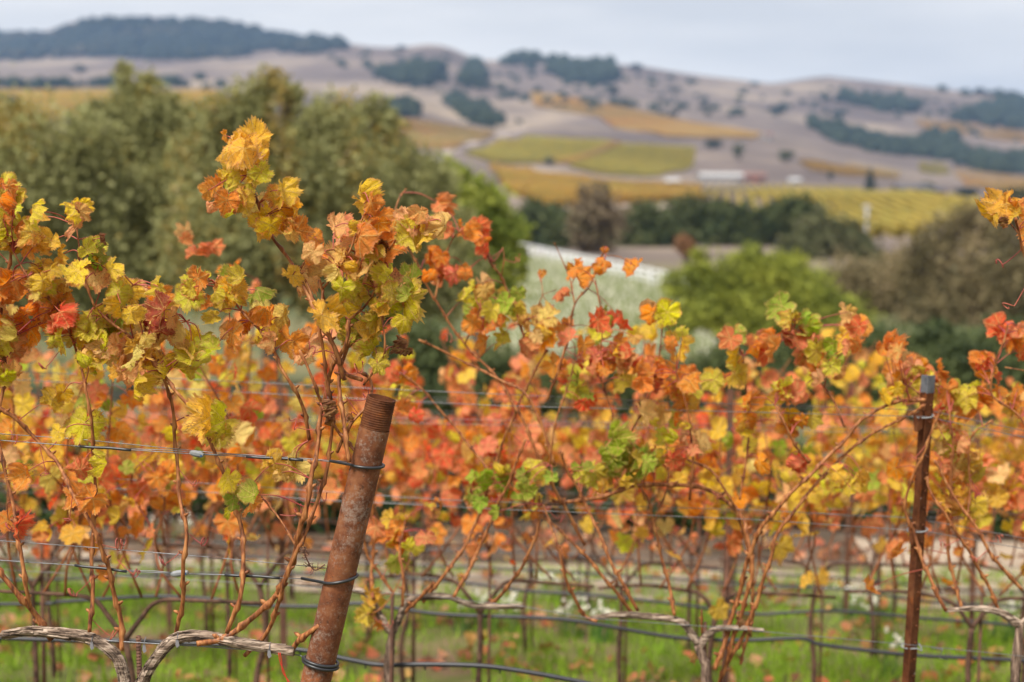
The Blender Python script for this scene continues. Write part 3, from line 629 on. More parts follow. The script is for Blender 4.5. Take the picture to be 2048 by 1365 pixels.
for lab, D, lb, pal, n in [
    ('dark oak beside the yellow-green tree, left end of the valley oaks', 150, [(1065, 435, 34), (1100, 450, 40), (1050, 480, 36), (1100, 490, 34)], dk, 3200),
    ('second dark oak from the left among the valley oaks', 145, [(1140, 455, 38), (1120, 480, 36), (1165, 480, 32)], dk, 2800),
    ('bare brown-twigged tree rising between the valley oaks', 130, [(1190, 400, 38), (1170, 440, 40), (1215, 445, 42), (1190, 485, 44)], [(0.16, 0.12, 0.07), (0.24, 0.18, 0.11), (0.14, 0.12, 0.06)], 2000),
    ('dark oak right of the brown-twigged tree', 150, [(1285, 440, 38), (1262, 475, 40), (1320, 470, 42), (1290, 490, 36)], dk, 3200),
    ('wide dark oak in the middle of the valley oaks', 155, [(1370, 430, 42), (1345, 465, 42), (1400, 460, 44), (1425, 430, 34), (1380, 490, 36)], dk, 3800),
    ('dark oak left of the tallest valley oak', 152, [(1465, 445, 40), (1500, 465, 42), (1445, 478, 36), (1500, 490, 36)], dk, 3400),
    ('tallest dark oak of the valley, below the vineyard rows', 150, [(1595, 425, 36), (1560, 445, 42), (1620, 450, 40), (1590, 480, 42)], dk, 3600),
    ('olive-green oak below the tallest valley oak', 120, [(1640, 475, 52), (1690, 490, 50), (1600, 515, 50), (1720, 520, 40), (1660, 530, 50)], ol2, 5200),
    ('low olive-green bush right of the bright green tree', 110, [(1735, 520, 24), (1765, 525, 22)], ol2, 1200),
    ('small reddish-leaved tree beside the white fence end', 100, [(1368, 488, 16), (1376, 500, 14)], [(0.30, 0.15, 0.07), (0.22, 0.12, 0.06)], 700)]:
    T('oak_tree', lab, 'tree', D, lb, n, D * 0.0042, pal, seed=int(D * 7 + lb[0][0]), tr=D * 0.0025)

for i, px in enumerate(((840, 640), (985, 690), (1160, 740), (1310, 735), (1450, 690), (1600, 670), (1760, 660), (1930, 670), (2110, 660))):
    px, ty = px; T('hedge_bush', 'low dark green bush, %s from the left in the line just behind the trellis rows' % ['first', 'second', 'third', 'fourth', 'fifth', 'sixth', 'seventh', 'eighth', 'ninth'][i], 'bush', 22 + (i % 2), [(px, 790, 80), (px - 60, 800, 70), (px + 65, 805, 70), (px + 10, ty + 50, 55), (px - 40, ty + 80, 60), (px + 50, ty + 85, 60)], 6500, 0.09, hd, group='low bushes just behind the trellis rows', seed=300 + i, tr=0.05, parts=('foliage', 'stem'))
# white rail fence beyond the pale field, and the post beside it
def fence():
    a = hit(1028, 507); b = hit(1372, 594); L_ = (b - a).length; n = 24
    root = empty('rail_fence', (a.x, a.y, gz(a.x, a.y)), 'long white rail fence running down behind the pale flowering field', 'fence')
    d = Vector((b.x - a.x, b.y - a.y, 0)); ang = math.atan2(d.y, d.x); rm = Matrix.Rotation(ang, 3, 'Z'); pm = None; prev = None
    hts = (0.30, 0.62, 0.94)
    for i in range(n + 1):
        p = a.lerp(b, i / n); p.z = gz(p.x, p.y)
        m = MB(); m.box(p + Vector((0, 0, 0.5)), (0.15, 0.15, 1.1), rm); m.build('post', M['white'], root, smooth=False)
        if prev is not None:
            for h in hts:
                m = MB(); q0, q1 = prev + Vector((0, 0, h)), p + Vector((0, 0, h)); dd = q1 - q0
                r = dd.to_track_quat('X', 'Z').to_matrix(); m.box((q0 + q1) / 2, (dd.length - 0.17, 0.06, 0.14), r); m.build('rail', M['white'], root, smooth=False)
        prev = p
fence()
g = hit(1732, 487); m = MB(); m.tube([g - Vector((0, 0, .3)), g + Vector((0, 0, 2)), g + Vector((0, 0, 76 / F * g.y))], [0.2, 0.18, 0.15], 8); m.box(g + Vector((0, 0, 72 / F * g.y)), (0.9, 0.3, 0.3))
tag(m.build('utility_post', M['roof_pale'], origin=g), 'pale upright post beyond the valley oaks, in front of the vineyard rows', 'post')
# pale flowering field
def pale_field():
    poly = [(930, 540), (1010, 520), (1140, 520), (1290, 560), (1400, 610), (1440, 720), (1180, 720), (930, 690)]
    n = 11000; V = []; C = []
    W = [hit(px, py) for px, py in poly]; P_ = [(v.x, v.y) for v in W]; k = 0
    x0, x1 = min(p[0] for p in P_), max(p[0] for p in P_); y0, y1 = min(p[1] for p in P_), max(p[1] for p in P_)
    while k < n:
        x = rnd.uniform(x0, x1); y = rnd.uniform(y0, y1)
        if not inpoly(x, y, P_): continue
        k += 1; z = gz(x, y); h = rnd.uniform(0.25, 0.5); w_ = rnd.uniform(0.02, 0.035); lx = rnd.uniform(-.06, .06)
        if rnd.random() < 0.5: c = (0.74, 0.72, 0.56)
        else: c = (0.27, 0.31, 0.13); w_ *= 1.6
        a = rnd.uniform(0, 3.14); dx, dy = math.cos(a) * w_, math.sin(a) * w_
        V += [(x - dx, y - dy, z), (x + dx, y + dy, z), (x + dx + lx, y + dy, z + h), (x - dx + lx, y - dy, z + h)]; C.append(c)
    tag(tint_mesh('flowering_grass', np.array(V), 4, np.array(C), origin=(W[0].x, W[0].y, W[0].z)), 'pale field of white flowering stalks below the white fence', 'grass', kind='stuff')
pale_field()

# ------------------------------------------------------------------ vine leaves
LT = [(0, .60), (10, .57), (24, .47), (29, .46), (42, .52), (53, .56), (64, .52), (76, .46), (82, .45), (95, .49), (110, .52), (122, .49), (135, .47), (150, .45), (163, .38), (172, .26), (180, .08)]
LA = [a for a, b in LT]; LR = [b for a, b in LT]
def leaf_mesh(idx, seed, bend=0.0, fold=0.0, curl=0.0, crumple=0.0, lobe=1.0, nper=84, rings=(0.0, 0.3, 0.6, 0.84, 1.0)):
    r_ = random.Random(seed); vs = []; uv = []; ed = []
    asym = r_.uniform(-.06, .06); of = Vector((seed * 3.7, seed * 1.3, 0))
    for ri, t in enumerate(rings):
        if ri == 0: vs.append(Vector((0, 0, 0))); uv.append((0, 0)); ed.append(0); continue
        for k in range(nper):
            th = -180 + 360 * (k + 0.5) / nper; r0 = float(np.interp(abs(th), LA, LR)) * lobe + (1 - lobe) * 0.5 * (1 if abs(th) < 165 else 0.5)
            r0 *= 1 + asym * math.sin(R(th)) + 0.07 * mn.noise((math.cos(R(th)) * 1.5 + seed, math.sin(R(th)) * 1.5, 1.0))
            if t > 0.99: r0 *= 1 + (0.07 if k % 2 else -0.04) * r_.uniform(0.4, 1.6)
            rr = r0 * t; x = math.sin(R(th)) * rr; y = math.cos(R(th)) * rr
            z = 0.018 * math.sin(abs(th) / 26.0 * math.pi) * t * (1 if t < 0.9 else 1.25)      # quilting between the veins
            z += 0.20 * mn.noise(Vector((x * 3, y * 3, 0)) + of) * t + 0.11 * t * t * mn.noise(Vector((x * 8, y * 8, 0)) + of) * (1 + 5 * crumple)
            z += 0.22 * crumple * mn.noise(Vector((x * 5, y * 5, 7)) + of)
            z += fold * abs(x) * 0.9 + curl * (rr ** 2) * 1.3
            vs.append(Vector((x, y, z))); uv.append((x, y)); ed.append(t)
    if bend or crumple:
        for i, v in enumerate(vs):          # bend the tip over
            a = bend * 2.2 * v.y; 
            if abs(bend) > 1e-3:
                rad = 1 / (bend * 2.2); y2 = math.sin(a) * (rad - v.z); z2 = rad - math.cos(a) * (rad - v.z); vs[i] = Vector((v.x, y2, z2))
        if crumple:
            for i, v in enumerate(vs):
                q = 2.6 * crumple; a = q * v.x; rad = 1 / q; vs[i] = Vector((math.sin(a) * (rad - v.z), v.y, rad - math.cos(a) * (rad - v.z)))
    fs = []; nr_ = len(rings)
    for k in range(nper - 1):
        fs.append((0, 1 + k, 2 + k))
        for ri in range(1, nr_ - 1):
            a = 1 + (ri - 1) * nper + k; b = a + nper; fs.append((a, b, b + 1, a + 1))
    me = bpy.data.meshes.new('leaf'); me.from_pydata([v[:] for v in vs], [], fs); me.polygons.foreach_set('use_smooth', [True] * len(me.polygons))
    u = me.uv_layers.new(name='UVMap'); vi = np.zeros(len(me.loops), np.int32); me.loops.foreach_get('vertex_index', vi)
    u.data.foreach_set('uv', np.array(uv, np.float32)[vi].ravel())
    e = me.attributes.new('edge', 'FLOAT', 'POINT'); e.data.foreach_set('value', np.array(ed, np.float32))
    me.materials.append(M['leaf']); return me
LEAF = [leaf_mesh(i, 3 + i, *a) for i, a in enumerate([(0.25, 0.15, -0.2), (-0.3, 0.25, 0.2), (0.5, 0.1, -0.35), (0.1, 0.45, 0.1), (-0.15, -0.3, -0.3), (0.7, 0.3, 0.2), (0.35, -0.35, 0.35), (-0.5, 0.1, -0.4), (0.15, 0.6, 0.3), (0.3, 0.2, 0.7, 0.0, 0.8), (0.5, -0.2, -0.6, 0.0, 0.75), (0.2, 0.9, 0.1), (0.9, 0.5, -0.2), (-0.7, 0.4, 0.5), (0.6, 0.2, 0.9, 0.25, 0.7), (1.1, 0.3, -0.4, 0.2, 0.9), (-0.4, 0.8, 0.6, 0.25, 0.85), (0.2, -0.7, 0.3, 0.15, 0.6)])]
LEAF_C = [leaf_mesh(30 + i, 40 + i, *a) for i, a in enumerate([(0.6, 0.4, 0.3, 0.5), (-0.7, 0.5, 0.5, 0.7), (0.9, -0.3, 0.2, 0.6), (0.4, 0.8, -0.3, 0.8)])]
LEAF_F = [leaf_mesh(60 + i, 80 + i, *a, nper=36, rings=(0, 0.55, 1.0)) for i, a in enumerate([(0.25, 0.15, -0.2), (-0.3, 0.25, 0.2), (0.5, 0.1, -0.35), (0.1, 0.45, 0.1), (-0.4, -0.3, -0.3), (0.7, 0.4, 0.2), (0.9, 0.2, 0.5), (0.4, 0.9, 0.1)])]
PALC = {'Y': (0.98, 0.60, 0.03), 'W': (0.95, 0.68, 0.17), 'L': (0.78, 0.68, 0.03), 'G': (0.34, 0.50, 0.02), 'O': (0.98, 0.30, 0.015), 'R': (0.92, 0.085, 0.025), 'D': (0.34, 0.01, 0.02), 'T': (0.96, 0.52, 0.17), 'P': (0.97, 0.27, 0.11), 'B': (0.24, 0.08, 0.035)}
PALA = {'Y': 0.36, 'W': 0.44, 'L': 0.38, 'G': 0.22, 'O': 0.58, 'R': 0.60, 'D': 0.45, 'T': 0.50, 'P': 0.55, 'B': 0.40}
def leaf_color(c):
    b = PALC[c]; k = rnd.uniform(0.82, 1.12)
    return (min(1, b[0] * k * rnd.uniform(.93, 1.07)), b[1] * k * rnd.uniform(.82, 1.18), b[2] * k * rnd.uniform(.7, 1.4), min(1, max(0, PALA[c] + rnd.gauss(0, 0.22))))
def leaf_rot(tip, nrm):
    y = tip.normalized(); z = (nrm - y * nrm.dot(y)); z = z.normalized() if z.length > 1e-4 else y.orthogonal().normalized(); x = y.cross(z)
    return Matrix((x, y, z)).transposed().to_quaternion()
def put_leaf(root, centre, size, code, meshes=LEAF, face=None, tip=None):
    """centre is the middle of the blade; returns the petiole point"""
    if tip is None: tip = Vector((rnd.gauss(0, 0.75), rnd.gauss(0, 0.4), -1 + rnd.gauss(0, 0.45)))
    if face is None:
        s = -1 if rnd.random() < 0.8 else 1
        face = Vector((rnd.gauss(0, 0.75), s * rnd.uniform(0.3, 1.0), 0.45 + rnd.gauss(0, 0.4)))
    tip.normalize()
    me = rnd.choice(LEAF_C) if code == 'B' else rnd.choice(meshes)
    o = bpy.data.objects.new('leaf', me); COL.objects.link(o); o.parent = root
    p = Vector(centre) - tip * size * 0.12
    o.location = p - Vector(root.location); o.rotation_mode = 'QUATERNION'; o.rotation_quaternion = leaf_rot(tip, face)
    s = size; o.scale = (s * rnd.uniform(.8, 1.1), s * rnd.uniform(0.85, 1.15), s * rnd.uniform(.8, 1.5)); o.color = leaf_color(code)
    return p

# ------------------------------------------------------------------ woody parts
def cane_mesh(pts, r0, r1, sides=7, nodes=0.075, detail=True, seed=0):
    """a shoot with swollen nodes"""
    rr = random.Random(seed); pts = resample(cr_spline(pts, 8), 0.012 if detail else 0.05)
    L_ = 0; n = len(pts); out = []; rad = []; nn = nodes * rr.uniform(0.5, 1); npos = []
    for i, p in enumerate(pts):
        if i: L_ += (pts[i] - pts[i - 1]).length
        t = i / (n - 1); r = r0 + (r1 - r0) * t
        if L_ > nn: npos.append(i); nn += nodes * rr.uniform(0.8, 1.25)
        out.append(p); rad.append(r)
    if detail:
        for k, i in enumerate(npos):
            rad[i] *= 1.6
            if i + 1 < n: rad[i + 1] *= 1.2
            if i > 0: rad[i - 1] *= 1.1
        side = pts[0].__class__((0, 0, 0)); k = 0
        for i in range(n):
            if k < len(npos) and i >= npos[k]: k += 1
            s = (1 if k % 2 else -1) * 0.12 * r0 * 2
            out[i] = out[i] + Vector((s, 0, 0))
    m = MB(); m.tube(out, rad, sides)
    if detail:                                     # buds at the nodes
        for k, i in enumerate(npos):
            if i < n - 1:
                d = Vector((1 if k % 2 else -1, rr.uniform(-.5, .5), 0.6)).normalized(); p = out[i]
                m.tube([p, p + d * rad[i] * 1.7, p + d * rad[i] * 2.4], [rad[i] * .6, rad[i] * .5, rad[i] * .15], 5)
    return m, out, npos
def bark_tube(pts, r0, r1, sides=12, seed=0, strips=True):
    rr = random.Random(seed); P_ = resample(cr_spline(pts, 8), 0.012); n = len(P_)
    rad = []
    for i, p in enumerate(P_):
        t = i / (n - 1); b = 1 + 0.16 * mn.noise(p * 14) + 0.30 * max(0, mn.noise(p * 6 + Vector((seed, 0, 0))))
        rad.append((r0 + (r1 - r0) * t) * b)
    m = MB(); m.tube(P_, rad, sides, rfun=lambda i, j: 1 + 0.06 * math.sin(j * 2.6 + seed) + 0.24 * mn.noise((j * 1.7, i * 0.16, seed)) + 0.12 * mn.noise((j * 3.1, i * 0.5, seed + 5)))
    if strips:
        for k in range(int(n * 2.4)):
            i = rr.randrange(1, n - 8) if n > 12 else 1; a = rr.uniform(0, 6.28); t = (P_[min(i + 4, n - 1)] - P_[i]).normalized(); u = t.orthogonal().normalized(); v = t.cross(u)
            d = u * math.cos(a) + v * math.sin(a); ln = rr.randint(4, 9); pp = []
            for q in range(ln):
                j = min(i + q, n - 1); pp.append(P_[j] + d * rad[j] * (1.02 + 0.35 * abs(q / ln - 0.5) * rr.uniform(0, 1.6)))
            wd = rr.uniform(0.0006, 0.0021); m.tube(pp, [wd] * len(pp), 3, cap=False)
    return m
def curly(p, d, L_=0.08, turns=2.0, seed=0):
    rr = random.Random(seed); out = [Vector(p)]; d = Vector(d).normalized(); u = d.orthogonal().normalized(); v = d.cross(u); n = 26; R0 = L_ * 0.16
    for i in range(1, n):
        t = i / (n - 1); s = max(0, (t - 0.4) / 0.6); a = turns * 6.28 * s
        out.append(Vector(p) + d * L_ * (min(t, 0.4) * 1.6 + s * 0.25) + (u * (math.sin(a)) + v * (1 - math.cos(a))) * R0 * (1.2 - 0.7 * s) + Vector((0, 0, -0.02 * math.sin(t * 3))))
    return out

# ------------------------------------------------------------------ front rows: canes and leaves laid out on the row planes
def cane_px(root, k, pxs, r0=0.0055, r1=0.0035, off=0.0, name='cane', mat=None, seed=0, store=None, detail=True):
    n = len(pxs); ph = seed * 1.7
    pts = [PR(px, py, k, off + 0.03 * math.sin(ph + i * 1.1)) for i, (px, py) in enumerate(pxs)]
    m, out, nodes = cane_mesh(pts, r0, r1, 8 if detail else 6, seed=seed, detail=detail)
    m.build(name, mat or M['cane'], root)
    if store is not None: store.extend(out[::3])
    return out
def clusters(root, k, lst, store, base=0.070, pet=0.16, spread=0.09, off=0.0):
    P_ = np.array([p[:] for p in store]); m = MB(); cnt = 0
    for (x, y, rx, ry, n, pal) in lst:
        for i in range(n if n < 4 else int(n * 1.2 + .5)):
            q = math.sqrt(rnd.random()); a = rnd.uniform(0, 6.28)
            px, py = x + rx * q * math.cos(a), y + ry * q * math.sin(a)
            c = PR(px, py, k, off + rnd.gauss(0, spread * 0.6)); code = rnd.choice(pal)
            s = base * rnd.uniform(0.66, 1.22) * (0.75 if code == 'B' else 1) * (0.62 if rx < 9 else 1)
            p = put_leaf(root, c, s, code); cnt += 1
            d = np.linalg.norm(P_ - np.array(p[:]), axis=1); j = int(d.argmin())
            if d[j] > pet * 1.6: continue
            q_ = Vector(P_[j]); mid = p.lerp(q_, 0.5) + Vector((rnd.uniform(-.01, .01), rnd.uniform(-.01, .01), 0.012))
            pp = cr_spline([p, mid, q_], 4); m.tube(pp, [0.0011 + 0.0006 * i_ / 8 for i_ in range(len(pp))], 5, cap=False)
    if m.v: tag(m.build('petiole', M['petiole'], root), kind='stuff')
    return cnt
def ground_at(px, k):
    p = PR(px, 1200, k); return Vector((p.x, p.y, gz(p.x, p.y)))

# --- front vine (row 1): two arms over a rebar stake
v1 = empty('grapevine', ground_at(268, 1), 'front grapevine with two grey arms meeting in a V left of the leaning pipe', 'grapevine')
g1 = Vector(v1.location); st1 = []
head = PR(262, 1420, 1)
bark_tube([g1 - Vector((0, 0, .05)), g1.lerp(head, 0.5) + Vector((0.015, 0, 0)), head], 0.027, 0.022, seed=1).build('trunk', M['bark_v'], v1)
bark_tube([head, PR(250, 1365, 1), PR(238, 1320, 1), PR(205, 1290, 1), PR(165, 1273, 1), PR(110, 1266, 1), PR(60, 1262, 1), PR(5, 1270, 1)], 0.0145, 0.0105, seed=2).build('cordon', M['bark'], v1)
bark_tube([head, PR(292, 1350, 1, -.01), PR(325, 1300, 1, -.01), PR(355, 1277, 1), PR(400, 1272, 1), PR(450, 1280, 1), PR(500, 1290, 1), PR(590, 1304, 1)], 0.0145, 0.0105, seed=3).build('cordon', M['bark'], v1)
C1 = [
 ([(105, 1280), (70, 1230), (30, 1180), (-20, 1120)], .008, .006), 
 ([(62, 1215), (50, 1160), (35, 1070), (20, 980), (-5, 880)], .0055, .004),
 ([(180, 1265), (185, 1180), (184, 1090), (190, 1000), (186, 900), (180, 820), (165, 750), (150, 690), (130, 640)], .0052, .003),
 ([(245, 1302), (242, 1250), (225, 1170), (205, 1100), (182, 1050), (145, 985), (110, 920), (65, 870), (20, 830), (-40, 790)], .0062, .004),
 ([(352, 1275), (365, 1200), (368, 1120), (372, 1060), (358, 980), (352, 900), (345, 820), (330, 760), (305, 725), (270, 680), (215, 640), (190, 615)], .0056, .003),
 ([(455, 1266), (478, 1200), (488, 1120), (478, 1040), (440, 930), (415, 870), (390, 825), (350, 780), (320, 740), (295, 700)], .0058, .0035),
 ([(395, 1288), (450, 1275), (530, 1215), (575, 1150), (595, 1080), (615, 1000), (628, 930), (640, 850), (650, 790), (668, 730), (690, 690), (700, 640)], .0074, .0045),
 ([(490, 1312), (530, 1270), (555, 1215), (568, 1165), (600, 1090), (640, 990), (660, 900), (665, 830), (648, 720), (640, 650), (645, 580)], .0056, .0035),
 ([(585, 1300), (605, 1275), (640, 1250), (648, 1250)], .007, .006),
 ([(700, 925), (690, 870), (682, 800), (680, 740), (700, 680)], .0055, .004),
 ([(725, 920), (700, 890), (680, 870), (650, 820), (625, 760), (600, 700)], .004, .003),
 ([(620, 880), (610, 830), (590, 780), (565, 740), (540, 690), (520, 660), (510, 630)], .0048, .003),
 ([(690, 760), (670, 700), (640, 640), (610, 580), (580, 520), (545, 478), (530, 440), (505, 380), (490, 320), (480, 290)], .0058, .002),
 ([(640, 640), (615, 570), (600, 540), (640, 505), (700, 500), (740, 530), (760, 580), (790, 610)], .0032, .0015),
 ([(725, 760), (690, 745), (665, 690), (650, 620), (640, 560)], .0052, .003),
 ([(728, 770), (750, 740), (770, 700), (765, 640), (755, 600)], .0028, .0018),
 ([(675, 905), (700, 850), (735, 810), (745, 780), (738, 755), (720, 745)], .004, .0035),
 ([(600, 1105), (560, 1040), (520, 990), (495, 960)], .0028, .002),
 ([(290, 700), (330, 660), (380, 640)], .0025, .0015), ([(130, 640), (100, 600), (60, 560), (20, 490)], .003, .002),
 ([(190, 615), (170, 560), (160, 500), (152, 440)], .003, .0015), ([(190, 615), (240, 590), (280, 560)], .003, .0015),
 ([(700, 640), (740, 600), (770, 520), (800, 470), (850, 445)], .003, .0015), ([(645, 580), (690, 520), (720, 450), (740, 400)], .003, .0015),
 ([(520, 660), (480, 620), (450, 580), (420, 560)], .003, .0015)]
for i, (p, a, b) in enumerate(C1): cane_px(v1, 1, p, a, b, off=rnd.uniform(-.02, .02), seed=i + 1, store=st1)
L1 = [(35, 430, 42, 45, 10, 'LLYO'), (75, 470, 30, 35, 5, 'OYL'), (155, 440, 30, 28, 4, 'YWT'), (20, 470, 30, 30, 5, 'LLY'), (207, 480, 5, 22, 1, 'B'), (110, 545, 55, 35, 9, 'YLYL'), (180, 520, 36, 28, 5, 'LLG'), (215, 555, 35, 30, 6, 'TWY'), (100, 580, 45, 35, 8, 'YYYTW'), (255, 600, 40, 42, 9, 'LYYT'), (15, 590, 25, 35, 5, 'OOY'), (22, 690, 32, 40, 7, 'TTPW'), (115, 630, 45, 28, 6, 'OPR'), (215, 665, 45, 35, 8, 'LLGY'), (252, 745, 28, 38, 5, 'TYW'), (180, 722, 28, 28, 4, 'LLY'), (320, 590, 14, 50, 4, 'YLO'), (318, 645, 18, 25, 3, 'DDR'), (402, 700, 32, 30, 6, 'LLYW'), (348, 660, 10, 22, 2, 'TW'), (335, 725, 28, 30, 4, 'LYO'), (290, 690, 30, 30, 5, 'TWY'), (70, 640, 30, 30, 4, 'OP'), (150, 665, 35, 30, 5, 'YLW'), (240, 700, 35, 30, 4, 'YT'),
 (438, 842, 30, 25, 5, 'YYL'), (108, 790, 18, 24, 2, 'YL'), (112, 878, 14, 14, 1, 'Y'), (165, 862, 16, 20, 2, 'LY'), (160, 922, 18, 22, 2, 'TP'), (212, 930, 10, 8, 1, 'L'), (568, 938, 28, 22, 5, 'YYLW'), (487, 1000, 34, 24, 6, 'GGLO'), (455, 1030, 8, 16, 1, 'L'), (445, 965, 12, 10, 1, 'L'), (160, 1000, 28, 14, 2, 'OR'), (28, 1040, 22, 18, 3, 'RO'), (45, 940, 18, 22, 2, 'OY'),
 (485, 288, 30, 14, 4, 'YYW'), (450, 278, 8, 6, 1, 'O'), (482, 325, 26, 26, 6, 'YYYW'), (450, 350, 26, 18, 4, 'LLY'), (512, 330, 14, 14, 2, 'YO'), (498, 360, 18, 26, 3, 'YW'), (478, 385, 24, 26, 4, 'LY'), (425, 385, 10, 20, 2, 'OP'), (440, 405, 14, 20, 2, 'OT'), (528, 350, 10, 18, 1, 'L'), (555, 392, 20, 12, 3, 'YYY'), (512, 418, 16, 14, 2, 'YW'), (475, 425, 10, 12, 1, 'L'), (535, 445, 28, 14, 4, 'TYYW'), (590, 425, 16, 10, 2, 'YO'), (600, 458, 12, 8, 1, 'O'), (570, 460, 16, 10, 2, 'TW'),
 (735, 400, 14, 18, 3, 'OYT'), (755, 440, 22, 12, 2, 'OP'), (715, 465, 30, 26, 5, 'LOY'), (672, 470, 16, 28, 3, 'TP'), (690, 530, 40, 28, 7, 'TWYW'), (635, 495, 20, 20, 3, 'YOW'), (760, 515, 30, 26, 5, 'GLO'), (795, 570, 26, 34, 6, 'GGL'), (745, 575, 40, 30, 7, 'LGT'), (700, 600, 34, 30, 6, 'LGY'), (765, 630, 34, 28, 6, 'GLY'), (805, 620, 18, 26, 3, 'TLL'), (725, 665, 34, 26, 6, 'LGY'), (755, 710, 24, 24, 3, 'LL'), (795, 702, 12, 22, 1, 'B'), (665, 640, 16, 16, 2, 'WY'), (838, 440, 34, 12, 3, 'LYT'), (830, 478, 26, 18, 3, 'YYL'), (880, 462, 14, 12, 1, 'T'), (775, 480, 22, 22, 3, 'OB'), (650, 530, 22, 22, 3, 'YT'),
 (430, 568, 34, 22, 4, 'LOL'), (470, 580, 26, 22, 4, 'YLG'), (505, 580, 14, 10, 1, 'G'), (380, 590, 24, 18, 3, 'OLP'), (520, 640, 22, 22, 3, 'YYO'), (545, 690, 26, 34, 4, 'TTY'), (600, 560, 16, 16, 2, 'TY'), (580, 640, 20, 20, 2, 'BW'), (655, 835, 10, 14, 1, 'B'), (700, 850, 6, 18, 1, 'B'), (440, 620, 26, 22, 3, 'OL'), (480, 660, 26, 26, 3, 'OT'), (600, 700, 20, 30, 3, 'TO'),
 (575, 1100, 24, 30, 0, 'YO')]
clusters(v1, 1, L1, st1)
m = MB()
for i, (x, y, dx, dz) in enumerate([(370, 1060, 1, -.3), (190, 1150, -1, -.6), (235, 1120, 1, -.4), (145, 990, -.2, -1), (65, 880, -.6, .3), (655, 700, -.7, .3), (668, 745, 1, .3), (690, 790, .7, -.7), (600, 1000, 1, .2), (360, 1105, -.9, -.2), (80, 895, .4, -1), (648, 770, .3, -1), (190, 1085, 1, .1), (700, 800, .6, .3), (630, 860, -.7, .4), (355, 935, .8, -.5), (120, 700, -.7, -.5), (280, 650, .3, .8), (60, 1020, -.6, -.4), (185, 1240, .7, -.4), (560, 1030, .9, .4)]):
    m.tube(curly(PR(x, y, 1), (dx, rnd.uniform(-.4, .2), dz), rnd.uniform(.05, .1), rnd.uniform(1, 2.4), i), [0.0012] * 26, 4, cap=False)
tag(m.build('tendril', M['petiole'], v1), kind='stuff')
# dried grape stalk beside the pipe
m = MB(); a0 = PR(650, 1130, 1, -.02); sp_ = cr_spline([a0, PR(628, 1140, 1, -.02), PR(610, 1110, 1, -.03), PR(612, 1095, 1, -.03)], 6); m.tube(sp_, [0.0018] * len(sp_), 5)
for i in range(34):
    b = sp_[rnd.randrange(3, len(sp_))]; d = Vector((rnd.gauss(0, 1), rnd.gauss(0, .6), rnd.gauss(-.6, 1))).normalized() * rnd.uniform(.008, .022)
    m.tube([b, b + d * .6, b + d + Vector((0, 0, .003))], [0.0011, 0.0008, 0.0012], 4)
m.build('grape_stalk', M['stake'], v1)

# --- row 1 neighbour at the left edge
v0 = empty('grapevine', ground_at(-160, 1), 'front grapevine cut by the left edge of the picture, orange-tinged leaves', 'grapevine')
g0 = Vector(v0.location); st0 = []
bark_tube([g0 - Vector((0, 0, .05)), PR(-170, 1500, 1), PR(-150, 1400, 1)], 0.03, 0.024, seed=11).build('trunk', M['bark_v'], v0)
bark_tube([PR(-150, 1400, 1), PR(-110, 1330, 1), PR(-60, 1285, 1), PR(-5, 1272, 1)], 0.0145, 0.0105, seed=12).build('cordon', M['bark'], v0)
bark_tube([PR(-150, 1400, 1), PR(-200, 1310, 1), PR(-280, 1275, 1), PR(-400, 1268, 1)], 0.0145, 0.0105, seed=13).build('cordon', M['bark'], v0)
for i, p in enumerate([[(-30, 1275), (-40, 1100), (-20, 900), (10, 760), (0, 640), (20, 520), (15, 420)], [(-90, 1300), (-100, 1100), (-80, 900), (-110, 700), (-90, 520)], [(-230, 1290), (-220, 1000), (-240, 700), (-200, 480)], [(-330, 1270), (-340, 1000), (-310, 700)]]):
    cane_px(v0, 1, p, .006, .003, seed=50 + i, store=st0)
clusters(v0, 1, [(10, 410, 28, 40, 7, 'LOO'), (-60, 500, 60, 80, 16, 'LOYT'), (-40, 640, 50, 70, 14, 'OLT'), (0, 620, 25, 50, 5, 'LO'), (-120, 740, 100, 70, 16, 'YOT'), (-240, 560, 80, 120, 16, 'YOL'), (10, 740, 22, 30, 3, 'LT')], st0)

# --- shoot reaching in at the right edge, row 1 spacing in front of the T post
vr = empty('grapevine', ground_at(2190, 1), 'grapevine beyond the right edge, its thin shoot with a few yellow leaves at upper right', 'grapevine')
gr_ = Vector(vr.location); sr = []
bark_tube([gr_ - Vector((0, 0, .05)), PR(2190, 1500, 1), PR(2180, 1400, 1)], 0.03, 0.024, seed=21).build('trunk', M['bark_v'], vr)
cane_px(vr, 1, [(2180, 1400), (2170, 1100), (2130, 800), (2080, 620), (2052, 530), (2040, 470), (2030, 435)], .006, .0025, seed=61, store=sr)
cane_px(vr, 1, [(2040, 470), (2015, 440), (1998, 415)], .002, .0012, seed=62, store=sr)
clusters(vr, 1, [(2000, 412, 16, 8, 2, 'YW'), (2035, 425, 16, 12, 2, 'OY'), (1990, 430, 14, 8, 2, 'YY'), (2000, 455, 6, 12, 1, 'B'), (2075, 480, 25, 40, 3, 'YO')], sr, base=0.062)
m = MB(); m.tube(curly(PR(2042, 500, 1), (-.8, 0, -.3), .07, 1.3, 3), [0.0013] * 26, 4); m.tube(curly(PR(2060, 555, 1), (-.5, 0, -.7), .09, 1.0, 4), [0.0013] * 26, 4); m.build('tendril', M['petiole'], vr)

